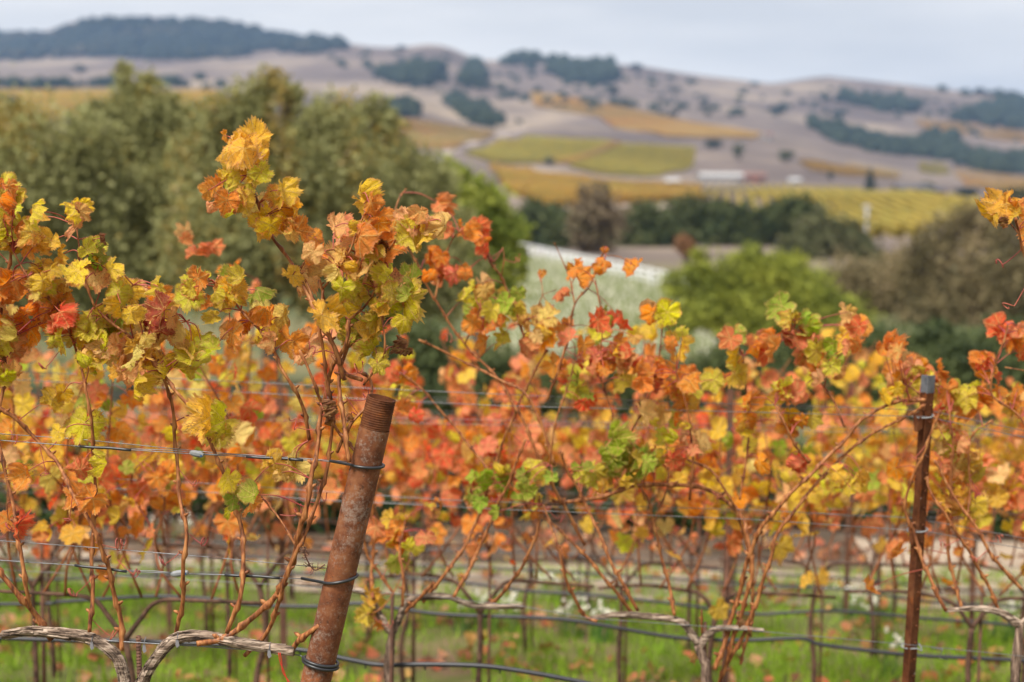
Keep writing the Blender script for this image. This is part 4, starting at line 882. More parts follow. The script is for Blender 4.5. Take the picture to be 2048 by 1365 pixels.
# --- row 2
def row2_vine(label, basepx, trunkpx, arms, canes, leaves, seed, base=0.070):
    root = empty('grapevine', ground_at(basepx, 2), label, 'grapevine'); g = Vector(root.location); st = []
    tp = [g - Vector((0, 0, .05))] + [PR(x, y, 2) for x, y in trunkpx]
    bark_tube(tp, 0.017, 0.012, seed=seed, sides=10).build('trunk', M['bark_v'], root)
    for i, a in enumerate(arms): bark_tube([PR(x, y, 2) for x, y in a], 0.0105, 0.007, seed=seed + i + 1, sides=9).build('cordon', M['bark'], root)
    for i, c in enumerate(canes):
        p, a, b = c if isinstance(c, tuple) else (c, .0058, .0035)
        cane_px(root, 2, p, a, b, off=rnd.uniform(-.06, .06), seed=seed * 10 + i, store=st)
    clusters(root, 2, leaves, st, base=base, spread=0.12 if seed < 300 else 0.05, off=0.0 if seed < 300 else 0.1)
    m = MB()
    for i in range(10):
        p = Vector(st[rnd.randrange(len(st))]); m.tube(curly(p, (rnd.choice((-1, 1)), rnd.uniform(-.4, .2), rnd.gauss(-.2, .5)), rnd.uniform(.05, .1), rnd.uniform(1, 2.2), seed + i), [0.0013] * 26, 4, cap=False)
    tag(m.build('tendril', M['petiole'], root), kind='stuff')
    return root
row2_vine('second-row grapevine just right of the leaning pipe, forked above a thin rusty stake', 782, [(778, 1365), (780, 1300), (783, 1270)],
 [[(783, 1270), (764, 1240), (737, 1192), (708, 1179), (650, 1172), (590, 1168)], [(785, 1270), (800, 1235), (812, 1205), (835, 1196), (895, 1194), (925, 1205), (960, 1213), (1047, 1213)]],
 [[(847, 1205), (880, 1160), (915, 1115), (946, 1059), (962, 1019), (990, 930), (1020, 850), (1060, 760), (1095, 700)], [(908, 1195), (935, 1145), (960, 1095), (990, 1020), (1020, 960), (1050, 880)],
  [(954, 1218), (985, 1205), (1015, 1174), (1050, 1123), (1075, 1060), (1080, 990)], ([(806, 1230), (835, 1200), (870, 1165)], .006, .005), ([(806, 1214), (806, 1157), (800, 1100), (812, 1030)], .005, .004),
  ([(748, 1200), (742, 1150), (748, 1090), (745, 1020), (760, 950)], .006, .004), ([(790, 1190), (735, 1110), (725, 1050)], .005, .004),
  ([(1170, 1090), (1090, 940), (1040, 830), (985, 745), (930, 690), (870, 600), (840, 540), (815, 490), (790, 440), (800, 395), (812, 378)], .0056, .0022),
  ([(1110, 930), (1060, 800), (1000, 760), (940, 730), (880, 700), (838, 680)], .005, .003), ([(990, 960), (930, 880), (880, 820), (845, 780), (800, 745)], .004, .003),
  ([(1055, 690), (1010, 570), (985, 530), (958, 478)], .0045, .003), ([(1002, 560), (1008, 520), (1005, 495)], .0018, .001), ([(990, 540), (975, 520), (962, 508)], .0018, .001),
  ([(870, 600), (885, 530), (905, 480), (925, 460)], .003, .0015), ([(930, 690), (950, 640), (975, 590)], .003, .0015), ([(740, 1230), (765, 1215), (790, 1180), (820, 1120)], .002, .0012)],
 [(375, 478, 16, 10, 2, 'PT'), (425, 505, 22, 14, 3, 'PO'), (395, 510, 20, 8, 2, 'P'), (930, 460, 40, 14, 5, 'ORP'), (878, 415, 16, 8, 2, 'PO'), (975, 490, 16, 16, 1, 'R'), (975, 480, 8, 8, 1, 'O'), (945, 480, 14, 14, 2, 'RO'), (868, 520, 26, 22, 5, 'OOY'), (890, 555, 30, 16, 5, 'OPO'), (925, 545, 16, 8, 2, 'O'), (870, 450, 20, 12, 2, 'OL'),
  (960, 580, 18, 14, 3, 'LTG'), (985, 600, 32, 26, 6, 'GLL'), (1035, 608, 18, 22, 4, 'GL'), (930, 610, 14, 20, 2, 'LR'), (955, 640, 26, 22, 4, 'GRO'), (990, 655, 26, 26, 4, 'LRO'), (985, 690, 18, 14, 2, 'LO'), (1075, 655, 34, 30, 7, 'OTYW'), (1100, 680, 20, 20, 2, 'OY'), (1050, 690, 14, 14, 2, 'P'),
  (790, 1075, 30, 16, 5, 'OOYO'), (812, 1090, 22, 16, 4, 'OL'), (745, 1062, 12, 16, 2, 'PT'), (860, 1070, 14, 16, 2, 'YP'), (795, 1125, 12, 16, 2, 'GL'), (752, 1195, 20, 12, 3, 'LOY'), (750, 1235, 20, 16, 3, 'OL'), (870, 1010, 12, 22, 2, 'LO'), (800, 1040, 26, 10, 2, 'YO'), (800, 780, 14, 40, 4, 'LOR'), (820, 820, 20, 20, 2, 'OR'), (850, 850, 0, 0, 0, 'Y')], 100)
row2_vine('second-row grapevine with bright green leaves on an arching shoot, between pipe and T post', 1415, [(1412, 1365), (1405, 1320), (1395, 1290)],
 [[(1395, 1290), (1370, 1250), (1340, 1238), (1280, 1232), (1230, 1230), (1180, 1237)], [(1398, 1295), (1425, 1262), (1470, 1256), (1530, 1262)]],
 [[(1195, 1243), (1170, 1232), (1150, 1200), (1130, 1150), (1115, 1090), (1105, 1060), (1085, 1010)], [(1265, 1226), (1220, 1170), (1160, 1100), (1100, 1045), (1055, 1015), (1040, 960)],
  [(1277, 1222), (1230, 1140), (1195, 1060), (1170, 1005), (1140, 950), (1120, 900)], [(1350, 1232), (1335, 1160), (1315, 1080), (1300, 1010), (1280, 975)],
  ([(1080, 1010), (1130, 1005), (1200, 995), (1270, 972), (1340, 970), (1400, 975), (1450, 1000), (1485, 1040), (1500, 1100), (1502, 1160), (1475, 1250), (1440, 1365), (1425, 1410)], .0066, .0066),
  ([(1375, 920), (1420, 940), (1450, 980), (1475, 1030), (1490, 1080), (1500, 1120)], .004, .004), ([(1310, 1040), (1335, 970), (1335, 900)], .003, .002),
  ([(1430, 1340), (1460, 1250), (1480, 1180), (1510, 1080), (1560, 1010), (1620, 950), (1680, 890), (1730, 835), (1790, 805), (1850, 800)], .0075, .005),
  ([(1455, 1330), (1500, 1240), (1540, 1120), (1560, 1060), (1640, 960), (1690, 910), (1740, 870), (1800, 840), (1850, 810)], .0066, .004),
  ([(1550, 810), (1570, 850), (1590, 890), (1618, 925)], .003, .004), ([(1690, 855), (1660, 790), (1620, 740), (1590, 700), (1585, 650)], .004, .002),
  ([(1240, 870), (1215, 800), (1200, 740), (1205, 660), (1200, 610), (1190, 560)], .003, .0018), ([(1230, 930), (1260, 870), (1300, 790), (1320, 700), (1325, 650)], .0035, .002),
  ([(1095, 800), (1130, 700), (1150, 610), (1180, 570), (1200, 520), (1210, 500)], .0046, .0018), ([(1150, 610), (1140, 560), (1120, 510), (1108, 486)], .0026, .0012), ([(1210, 512), (1240, 514), (1262, 530)], .0014, .001),
  ([(1070, 690), (1075, 620), (1085, 590), (1082, 555)], .002, .0012), ([(1085, 590), (1112, 580)], .0012, .001),
  ([(1290, 1000), (1260, 900), (1240, 860)], .003, .002), ([(1380, 1000), (1385, 900), (1370, 800), (1350, 740)], .004, .002), ([(1100, 930), (1110, 850), (1140, 760), (1150, 720)], .003, .002),
  ([(1480, 1000), (1500, 850), (1490, 760), (1485, 700)], .004, .002), ([(1500, 1110), (1505, 1230), (1480, 1330)], .005, .004), ([(1405, 1270), (1402, 1220)], .004, .003)],
 [(1207, 530, 14, 18, 3, 'OOR'), (1265, 536, 14, 10, 1, 'O'), (1210, 500, 6, 6, 1, 'O'), (1147, 545, 10, 18, 2, 'OY'), (1165, 560, 12, 8, 1, 'O'), (1083, 550, 5, 6, 1, 'O'), (1113, 582, 5, 5, 1, 'P'), (1300, 620, 18, 14, 3, 'OYT'), (1325, 635, 12, 16, 2, 'LL'), (1350, 665, 14, 12, 2, 'LY'), (1215, 645, 24, 24, 5, 'GLR'), (1245, 640, 14, 14, 2, 'RR'), (1180, 715, 34, 24, 6, 'OPR'), (1160, 775, 26, 24, 4, 'LGL'), (1205, 745, 20, 20, 4, 'DRO'), (1240, 775, 18, 20, 3, 'LG'), (1255, 700, 36, 34, 8, 'OTRY'), (1310, 760, 40, 34, 9, 'OROP'), (1300, 825, 28, 20, 4, 'GTL'), (1370, 800, 26, 40, 7, 'OYO'), (1340, 860, 26, 26, 5, 'OL'), (1230, 720, 30, 20, 4, 'OT'), (1340, 700, 20, 20, 3, 'YO'),
  (1245, 895, 26, 16, 8, 'GGG'), (1270, 925, 26, 18, 7, 'GLG'), (1215, 930, 24, 18, 7, 'GG'), (1175, 945, 22, 24, 6, 'GLL'), (1310, 930, 20, 22, 4, 'LR'), (1345, 935, 14, 24, 3, 'RO'), (1250, 965, 24, 12, 3, 'GY'), (1190, 975, 18, 12, 2, 'YG'), (1075, 955, 32, 18, 6, 'GGL'), (1040, 985, 24, 22, 4, 'GO'), (955, 955, 20, 14, 3, 'GG'), (965, 995, 22, 14, 3, 'GG'), (1010, 960, 16, 20, 3, 'GL'), (1075, 1015, 18, 16, 2, 'OL'), (1000, 1020, 14, 12, 1, 'G'), (945, 978, 5, 8, 1, 'D'), (1385, 890, 18, 26, 4, 'OTP'), (1160, 820, 20, 20, 2, 'RR'), (1100, 745, 30, 20, 3, 'OR'), (1130, 660, 20, 30, 3, 'PO'), (1360, 760, 24, 20, 3, 'OP'),
  (1575, 630, 26, 18, 5, 'LGO'), (1615, 640, 18, 18, 3, 'GG'), (1555, 670, 26, 14, 3, 'DOP'), (1530, 700, 24, 22, 5, 'ORO'), (1590, 725, 22, 22, 3, 'YTP'), (1600, 680, 26, 14, 3, 'OP'), (1640, 690, 30, 22, 5, 'GTL'), (1475, 680, 20, 12, 3, 'GLP'), (1470, 750, 14, 36, 4, 'LLY'), (1430, 750, 24, 24, 3, 'OL'), (1555, 780, 26, 28, 4, 'YLO'), (1590, 790, 22, 18, 3, 'PP'), (1650, 750, 28, 32, 6, 'TOYL'), (1690, 640, 14, 12, 2, 'TY'), (1700, 690, 20, 26, 4, 'OYP'), (1720, 655, 10, 18, 2, 'OR'), (1670, 715, 14, 20, 2, 'G'), (1500, 820, 34, 24, 4, 'OY'), (1600, 840, 40, 20, 4, 'YLO'), (1570, 845, 12, 10, 1, 'T'), (1480, 870, 26, 26, 3, 'Y'), (1575, 930, 26, 14, 3, 'RRP'), (1520, 920, 14, 14, 2, 'O'), (1500, 1275, 8, 16, 1, 'B'), (1490, 1290, 6, 10, 1, 'B'), (1482, 1245, 8, 14, 1, 'B'), (1385, 1310, 8, 6, 1, 'T'),
  (1700, 960, 28, 18, 5, 'YYL'), (1665, 960, 16, 14, 2, 'YY'), (1725, 960, 12, 16, 2, 'Y'), (1790, 700, 22, 16, 4, 'OYT'), (1780, 780, 30, 18, 3, 'OY')], 200)
row2_vine('second-row grapevine at the right edge, its pinkish and yellow leaves crowding around the T post', 2035, [(2030, 1365), (2035, 1300), (2040, 1245)],
 [[(2040, 1250), (2000, 1225), (1950, 1217), (1890, 1220)], [(2040, 1250), (2080, 1232), (2200, 1245)]],
 [[(1893, 1222), (1870, 1180), (1845, 1120), (1825, 1060), (1810, 1000), (1850, 900), (1880, 820)], [(1925, 1218), (1905, 1150), (1895, 1080), (1900, 1000), (1905, 900), (1900, 820)], [(2000, 1225), (1970, 1160), (1930, 1090), (1890, 1030), (1860, 980), (1850, 940)], [(2045, 1180), (1990, 1120), (1955, 1060), (1900, 980), (1870, 920)],
  ([(2120, 1240), (2080, 1000), (2050, 850), (1985, 790), (1990, 730), (2005, 690), (2015, 650)], .005, .0025), ([(1985, 840), (1940, 880), (1940, 980), (1935, 1040)], .003, .002), ([(1800, 760), (1850, 800), (1890, 880)], .003, .002), ([(2010, 735), (2040, 740), (2060, 745)], .002, .0012)],
 [(1820, 755, 34, 22, 8, 'OLOT'), (1875, 755, 20, 16, 4, 'OP'), (1890, 780, 22, 14, 4, 'LLO'), (1905, 830, 26, 24, 5, 'LTT'), (1900, 880, 26, 26, 6, 'LTP'), (1900, 930, 26, 26, 6, 'TPW'), (1905, 990, 20, 20, 4, 'YOT'), (1935, 1020, 18, 26, 5, 'LLY'), (1945, 930, 12, 34, 4, 'YTL'), (1915, 1010, 14, 14, 2, 'PT'), (1985, 665, 22, 14, 3, 'RPR'), (2025, 665, 20, 18, 4, 'OPY'), (1965, 735, 24, 26, 5, 'ORO'), (1990, 740, 14, 18, 2, 'RO'), (2060, 700, 30, 30, 4, 'OR'), (1860, 830, 18, 20, 2, 'RO'), (1795, 940, 14, 6, 1, 'O'), (2020, 800, 30, 26, 5, 'OY'), (1950, 800, 20, 26, 4, 'LO'), (2090, 850, 40, 60, 8, 'YO'), (1790, 1105, 12, 14, 1, 'O'), (1740, 1190, 10, 10, 1, 'O')], 300)

# ------------------------------------------------------------------ leaning end pipe with threaded top
def end_pipe():
    top = PR(763, 797, 1); g = PR(506, 1968, 1); g.z = gz(g.x, g.y) - 0.02
    root = empty('end_post', g, 'leaning rusty steel pipe with a threaded top, wires wrapped round it', 'post')
    ax = (top - g); L_ = ax.length; ax.normalize(); u = ax.cross(Vector((0, 1, 0))).normalized(); v = ax.cross(u)
    R0 = 0.0372; sides = 48; m = MB(); rings = []
    n = 60
    for i in range(n + 1):
        t = i / n * (L_ - 0.075); rings.append((t, R0 * (1 + 0.004 * mn.noise((t * 9, 0, 0)))))
    vs = []; 
    for t, r in rings:
        c = g + ax * t
        for j in range(sides):
            a = 2 * math.pi * j / sides; rr = r * (1 + 0.006 * mn.noise((math.cos(a) * 1.5, math.sin(a) * 1.5, t * 14))); vs.append(c + (u * math.cos(a) + v * math.sin(a)) * rr)
    m.add(vs, [(i * sides + j, i * sides + (j + 1) % sides, (i + 1) * sides + (j + 1) % sides, (i + 1) * sides + j) for i in range(len(rings) - 1) for j in range(sides)])
    m.build('pipe', M['rust'], root)
    m = MB(); vs = []; t0 = L_ - 0.075; nt_ = 13; rr_ = []
    for k in range(nt_ * 4 + 1):                       # cut thread, tapering towards the top
        t = t0 + 0.075 * k / (nt_ * 4); ph = k % 4; rr_.append((t, (R0 - 0.0006 - 0.0010 * (k / (nt_ * 4)) - (0.0013 if ph in (1, 2) else 0))))
    rr_ += [(L_ + 0.0008, R0 - 0.0032), (L_ + 0.0004, R0 - 0.007), (L_ - 0.05, R0 - 0.0072)]
    for k, (t, r) in enumerate(rr_):
        for j in range(sides):
            a = 2 * math.pi * j / sides; th = t + 0.0058 * 0.25 * (j / sides) * 4 * (1 if k < nt_ * 4 else 0) * 0.9
            rn = r * (1 + 0.010 * mn.noise((math.cos(a) * 3, math.sin(a) * 3, t * 60))); vs.append(g + ax * min(th, L_ + .001) + (u * math.cos(a) + v * math.sin(a)) * rn)
    nr2 = len(rr_)
    m.add(vs, [(i * sides + j, i * sides + (j + 1) % sides, (i + 1) * sides + (j + 1) % sides, (i + 1) * sides + j) for i in range(nr2 - 1) for j in range(sides)] + [tuple(range((nr2 - 1) * sides, nr2 * sides))[::-1]])
    m.build('threaded_end', M['rust2'] , root)
    return root, g, ax, u, v, R0
EP, EG, EAX, EU, EV, ER = end_pipe()
def pipe_at(py):
    """centre of the pipe where its axis shows at photo row py"""
    t0, t1 = 0.0, 2.5
    def yp(t):
        p = EG + EAX * t - CAM; return 682.5 - F * p.dot(UPV) / p.dot(FWD)
    for _ in range(40):
        tm = (t0 + t1) / 2
        if yp(tm) > py: t0 = tm
        else: t1 = tm
    return EG + EAX * t0
def ring(c, r, a0, a1, tilt=0.0, n=28, drop=0.0):
    """arc round the pipe; angle 0 = right, -90 = towards the camera"""
    out = []
    for i in range(n + 1):
        a = R(a0 + (a1 - a0) * i / n); k = i / n
        out.append(c + Vector((math.cos(a) * r * 1.03, math.sin(a) * r, tilt * math.cos(a) * r + drop * k)))
    return out

# ------------------------------------------------------------------ wires of row 1 (each wire one thing, with its sleeves and tensioner)
def wire_px(k, pxs, r=0.00125, off=0.0):
    return [PR(px, py, k, off) for px, py in pxs]
def ext(pts, d0=None):
    return pts
def line_thing(name, label, cat, pts, r, mat, parts=(), group=None, sag=0):
    """parts: (name, points, radius, material)"""
    org = pts[0]
    if not parts:
        m = MB(); m.tube(pts, r, 6); return tag(m.build(name, mat, origin=org), label, cat, group)
    root = empty(name, org, label, cat, group)
    m = MB(); m.tube(pts, r, 6); m.build('strand', mat, root)
    for nm, pp, rr, mt in parts:
        m = MB()
        if nm == 'tensioner':
            a, b = pp; d = (b - a).normalized(); side = Vector((0, -1, 0)); q = d.cross(side).normalized(); c = (a + b) / 2; L_ = (b - a).length / 2; s_ = q.cross(d)
            vs = []; 
            for (tx, hh, yy) in [(-1, .003, .003), (-.75, .0068, .006), (-.15, .0085, .0072), (.45, .0078, .0068), (.75, .0064, .0055), (1, .0045, .0045)]:
                for k in range(8):
                    a_ = 2 * math.pi * (k + .5) / 8; vs.append(c + d * tx * L_ + q * hh * math.cos(a_) + s_ * yy * math.sin(a_))
            m.add(vs, [(i * 8 + j, i * 8 + (j + 1) % 8, (i + 1) * 8 + (j + 1) % 8, (i + 1) * 8 + j) for i in range(5) for j in range(8)] + [tuple(range(8))[::-1], tuple(range(40, 48))])
            body = m.build('tensioner', M['grip'], root, smooth=False)
            m = MB(); e = c + d * L_ * 0.72 + side * 0.004; m.box(e + q * 0.002, (0.004, 0.003, 0.006), d.to_track_quat('X', 'Z').to_matrix()); o = m.build('release_tab', M['blue'], None, smooth=False, origin=(0, 0, 0)); o.parent = body; o.matrix_parent_inverse = Matrix.Translation(-org)
        else:
            m.tube(pp, rr, 8); m.build(nm, mt, root)
    return root
def seg(pts, x0, x1, k, off=-0.001):
    """piece of a pixel polyline between two photo columns, as row points"""
    xs = [p[0] for p in pts]; ys = [p[1] for p in pts]; out = []
    for i in range(9):
        x = x0 + (x1 - x0) * i / 8; out.append(PR(x, float(np.interp(x, xs, ys)) + 0.6 * math.sin(i), k, off))
    return out
FR = -ER - 0.004      # front of the pipe, towards the camera
c930, c1155, c1325 = pipe_at(930), pipe_at(1155), pipe_at(1322)
wa = [(-1500, 800), (0, 881), (160, 893), (392, 909), (500, 914), (600, 920), (660, 923), (705, 927)]
rA = ER + 0.0045
lst = wire_px(1, wa[:-1]); 
endA = ring(c930 + Vector((0, 0, 0.001)), rA, -150, 60, tilt=-0.10)
line_thing('trellis_wire', 'sleeved galvanised wire with a grey tensioner, looped highest round the leaning pipe', 'wire', lst + [endA[0]], 0.0013, M['wire'],
    [('sleeve', seg(wa, 160, 262, 1), .0036, M['sleeve']), ('sleeve', seg(wa, 493, 606, 1), .0036, M['sleeve']), ('sleeve', [PR(660, 922, 1)] + endA, .0038, M['sleeve']),
     ('tensioner', (PR(380, 905, 1, -.004), PR(407, 911, 1, -.004)), 0, None), ('strand', seg([(262, 897), (382, 904)], 262, 382, 1), .0011, M['wire']), ('strand', seg([(408, 908), (493, 911)], 408, 493, 1), .0011, M['wire'])])
wa2 = [(-1500, 790), (0, 868), (150, 878), (300, 893), (430, 906), (560, 914), (660, 921)]
line_thing('trellis_wire', 'thin galvanised wire running just above the sleeved upper wire in the front row', 'wire', wire_px(1, wa2, off=.02) + [c930 + Vector((-ER, .02, .004))], 0.0011, M['wire'])
wb = [(-1500, 1010), (0, 1082), (180, 1095), (400, 1113), (520, 1124), (650, 1136)]
wbp = wire_px(1, wb, off=.01)
m = MB(); hel = []; a, b = PR(417, 1114, 1), PR(445, 1116, 1)
for i in range(60):
    t = i / 59; p = a.lerp(b, t); hel.append(p + Vector((0, math.cos(t * 44) * .0032, math.sin(t * 44) * .0032)))
line_thing('trellis_wire', 'thin wire without sleeves crossing behind the canes to the pipe, dried tendrils coiled on it', 'wire', wbp, 0.00115, M['wire'], [('dried_tendril', hel, .0009, M['stake'])])
wc = [(-1500, 1050), (0, 1121), (150, 1131), (253, 1143), (345, 1147), (450, 1150), (560, 1156), (603, 1158)]
endC = ring(c1155 + Vector((0, 0, -0.002)), rA, -155, 60, tilt=0.16)
line_thing('trellis_wire', 'sleeved galvanised wire with a grey tensioner, looped lower round the leaning pipe', 'wire', wire_px(1, wc) + [endC[0]], 0.0013, M['wire'],
    [('sleeve', seg(wc, 150, 253, 1), .0036, M['sleeve']), ('sleeve', seg(wc, 450, 560, 1), .0036, M['sleeve']), ('sleeve', [PR(603, 1157, 1)] + endC, .0038, M['sleeve']),
     ('tensioner', (PR(342, 1149, 1, -.004), PR(376, 1145, 1, -.004)), 0, None), ('strand', seg([(253, 1140), (345, 1145)], 253, 345, 1), .0011, M['wire'])])
wd = [(-1500, 1215), (0, 1268), (200, 1281), (400, 1293), (520, 1302), (600, 1311)]
endD = ring(c1325 + Vector((0, 0, 0.004)), rA, -165, 195 + 165, tilt=-0.22, n=60, drop=-0.012)
line_thing('trellis_wire', 'lowest front wire carrying the grey vine arms, wound twice round the pipe in black hose', 'wire', wire_px(1, wd, off=.012) + [endD[0]], 0.0015, M['wire'], [('sleeve', endD, .0042, M['sleeve'])])
# rebar stake between the arms
def rebar(label, k, px, ytop, lean=0, r=0.0065, ribs=True, off=0.0, name='rebar_stake', mat='stake', group=None):
    a = PR(px, ytop, k, off); g = Vector((a.x - lean, a.y, 0)); g.z = gz(g.x, g.y)
    m = MB(); L_ = (a - g).length; d = (a - g).normalized(); m.tube([g - d * .05, a], r, 8)
    if ribs:
        u = d.orthogonal().normalized(); v = d.cross(u); hel = []; n = int(L_ / 0.0012)
        for i in range(n):
            t = i / n; q = t * L_ / 0.0085 * 6.283; hel.append(g + d * L_ * t + (u * math.cos(q) + v * math.sin(q)) * r)
        m.tube(hel, r * 0.22, 4, cap=False)
    return tag(m.build(name, M[mat], origin=g), label, 'stake', group)
rebar('ribbed rusty rebar stake standing between the two arms of the front vine', 1, 277, 1272, lean=-0.0, off=.03)
rebar('thin rusty rebar stake at the forked second-row vine right of the pipe', 2, 785, 1188, lean=.02, r=.006, off=-.02)
rebar('short ribbed stake top beside the trunk of the green-leaved second-row vine', 2, 1410, 1245, lean=0, r=.006, off=.03)
# drooping strips of grey tie and red string
m = MB(); p0 = PR(557, 1306, 1, -.012)
for dx in (0, .004):
    pp = cr_spline([p0 + Vector((dx, 0, 0)), p0 + Vector((.004 + dx, 0, -.025)), p0 + Vector((.014 - dx, 0, -.05)), p0 + Vector((.024 + dx * 2, 0, -.09)), p0 + Vector((.02 + dx, 0, -.15))], 6); m.tube(pp, .0012, 5)
tag(m.build('string', M['red'], origin=p0), 'red string hanging from the lowest front wire beside the pipe', 'string')
M['tie'] = noise_mat('grey_tie', [(0.3, (.10, .10, .11)), (.7, (.20, .19, .20))], scale=20)
def tie(px, py, label):
    p = PR(px, py, 1, -.016); m = MB(); q = p + Vector((.001, 0, -.016))
    m.add([p + Vector((-.003, 0, 0)), p + Vector((.003, 0, 0)), q + Vector((.0055, -.002, 0)), q + Vector((-.0055, .001, .002)), q + Vector((-.002, 0, -.006))], [(0, 1, 2, 3), (3, 2, 4)])
    m.tube([p + Vector((0, 0, -.002)), p + Vector((.001, .004, .009)), p + Vector((0, .02, .014))], .0012, 4); tag(m.build('vine_tie', M['tie'], origin=p), label, 'tie', 'grey plastic ties on the front vine')
tie(183, 1284, 'grey plastic tie hanging from the left arm of the front vine'); tie(354, 1279, 'grey plastic tie at the bend of the right arm of the front vine'); tie(538, 1300, 'grey plastic tie near the pipe, at the end of the right arm'); tie(288, 1290, 'grey tie hanging from the wire at the rebar stake')

# ------------------------------------------------------------------ T post and wires of row 2
def t_post(label, k, pt, pb, ztop=None, off=0.0, group=None, rich=True):
    a = PR(*pt, k, off); b = PR(*pb, k, off); d = (a - b).normalized(); g = b - d * ((b.z - gz(b.x, b.y)) / d.z + .03); L_ = (a - g).length
    root = empty('t_post', g, label, 'post', group); q = d.to_track_quat('Z', 'Y').to_matrix()
    rot = Matrix.Rotation(R(38), 3, 'Z')
    def prism(m, prof, z0, z1):
        vs = []
        for z in (z0, z1):
            for x, y in prof: w_ = rot @ Vector((x, y, 0)); vs.append(g + Vector((w_.x, w_.y, 0)) + d * z)
        n = len(prof); m.add(vs, [(i, (i + 1) % n, n + (i + 1) % n, n + i) for i in range(n)] + [tuple(range(n))[::-1], tuple(range(n, 2 * n))])
    t_ = 0.0024; W2 = 0.0185; ST = 0.034
    prof = [(-W2, 0), (-W2, -t_), (W2, -t_), (W2, 0), (t_, .002), (t_ * .8, ST), (-t_ * .8, ST), (-t_, .002)]
    m = MB(); prism(m, prof, 0, L_ - 0.055); m.build('shaft', M['rust2'], root, smooth=False)
    m = MB(); prism(m, [(x * 1.03, y * 1.03) for x, y in prof], L_ - 0.0549, L_); m.build('galvanised_tip', M['zinc'], root, smooth=False)
    if rich:
        for i in range(int(L_ / 0.055)):
            z = .1 + i * .055; 
            if z > L_ - .06: break
            w_ = rot @ Vector((0.0, -t_ - .002, 0)); m = MB(); c = g + Vector((w_.x, w_.y, 0)) + d * z
            m.tube([c - Vector((w_.x, w_.y, 0)).normalized() * -.0, c + Vector((w_.x, w_.y, 0)).normalized() * .005], .0042, 6); m.build('stud', M['rust2'], root)
    return root, g, d, L_
TP, TG, TD, TL = t_post('rusty brown T post with a bare zinc top standing on the right', 2, (1862, 752), (1822, 1365))
for px, py in ((1833, 845), (1824, 1070)):
    c = PR(px, py, 2, -.02); m = MB(); o_ = Vector((0, 0, 0))
    a = [c + Vector((-.012, 0, .026)), c + Vector((.022, .01, .036)), c + Vector((.02, .008, -.02)), c + Vector((-.002, -.004, -.03)), c + Vector((-.008, -.004, -.028))]
    b = [v + Vector((0.001, -.0035, 0)) for v in a]; n = 5
    m.add(a + b, [tuple(range(5)), tuple(range(9, 4, -1))] + [(i, (i + 1) % n, n + (i + 1) % n, n + i) for i in range(n)])
    m.build('wire_bracket', M['rust2'], TP, smooth=False)
R2W = [('upper galvanised wire of the second row, tied to the front of the T post', [(-900, 700), (0, 758), (400, 780), (795, 802), (1000, 812), (1550, 826), (1850, 834), (1862, 836), (2048, 875), (2500, 965)], -.022),
 ('upper galvanised wire of the second row, passing behind the T post', [(-900, 690), (0, 742), (400, 760), (820, 781), (1050, 791), (1400, 806), (1750, 817), (1860, 822), (2048, 862), (2500, 950)], .03),
 ('middle galvanised wire of the second row, passing in front of the T post', [(-900, 920), (0, 968), (437, 986), (638, 1000), (1000, 1019), (1500, 1039), (1824, 1061), (1852, 1063), (2048, 1098), (2500, 1180)], -.022),
 ('middle galvanised wire of the second row, passing behind the T post', [(-900, 905), (0, 946), (427, 968), (900, 1001), (1217, 1012), (1500, 1020), (1818, 1036), (1880, 1046), (2048, 1077), (2500, 1160)], .03),
 ('lowest thin wire of the second row, under the cordons and tied to the T post', [(-900, 1100), (0, 1140), (600, 1172), (860, 1193), (1045, 1213), (1180, 1237), (1410, 1253), (1830, 1291), (2048, 1313), (2500, 1360)], -.018)]
for lab, p, off in R2W: line_thing('trellis_wire', lab, 'wire', wire_px(2, p, off=off), 0.0012, M['wire'])
for i, (py, s) in enumerate(((834, 1), (1061, 1), (1293, -1))):
    c = PR(1846 - (py - 834) * 0.05, py, 2, -.0); pp = [c + Vector((-.012, -.026, 0)), c + Vector((.010, -.030, .002)), c + Vector((.026, -.024, .008 * s)), c + Vector((.026, .02, .004)), c + Vector((-.018, .03, 0)), c + Vector((-.030, .004, -.004)), c + Vector((-.020, -.024, 0))]
    m = MB(); m.tube(cr_spline(pp, 5), .0021, 6); m.build('wire_clip', M['grip'], TP)
hel = []; a, b = PR(1862, 1296, 2, -.02), PR(1885, 1300, 2, -.02)
for i in range(50): t = i / 49; hel.append(a.lerp(b, t) + Vector((0, math.cos(t * 40) * .004, math.sin(t * 40) * .004)))
m = MB(); m.tube(hel + [PR(1878, 1316, 2, -.02), PR(1896, 1320, 2, -.02)], .0012, 5); tag(m.build('wire_twist', M['wire'], origin=a), 'twisted wire end with a hooked tail just right of the T post', 'wire')

# drip hoses: one per row
def hose(label, k, pxs, r=0.0082, off=0.0):
    pts = [PR(px, py, k, off) for px, py in pxs]; pts = cr_spline(pts, 6); org = pts[0]
    root = empty('drip_hose', org, label, 'hose', 'black drip hoses, one along each trellis row'); m = MB(); m.tube(pts, r, 8); m.build('pipe', M['hose'], root)
    rr = random.Random(k); x = 0
    for i in range(6, len(pts) - 3, 9):
        p = pts[i]; m = MB(); m.tube([p + Vector((0, 0, -r * .8)), p + Vector((0, 0, -r * 2.4))], [.004, .0025], 6); m.build('emitter', M['hose'], root)
    return root
hose('nearest black drip hose, sagging out of the bottom of the picture right of the pipe', 2, [(-900, 1225), (0, 1276), (250, 1282), (450, 1290), (600, 1300), (700, 1320), (760, 1330), (850, 1329), (960, 1332), (1040, 1342), (1150, 1362), (1300, 1395), (1500, 1430), (1850, 1460), (2300, 1480)], off=.05, r=.0085)
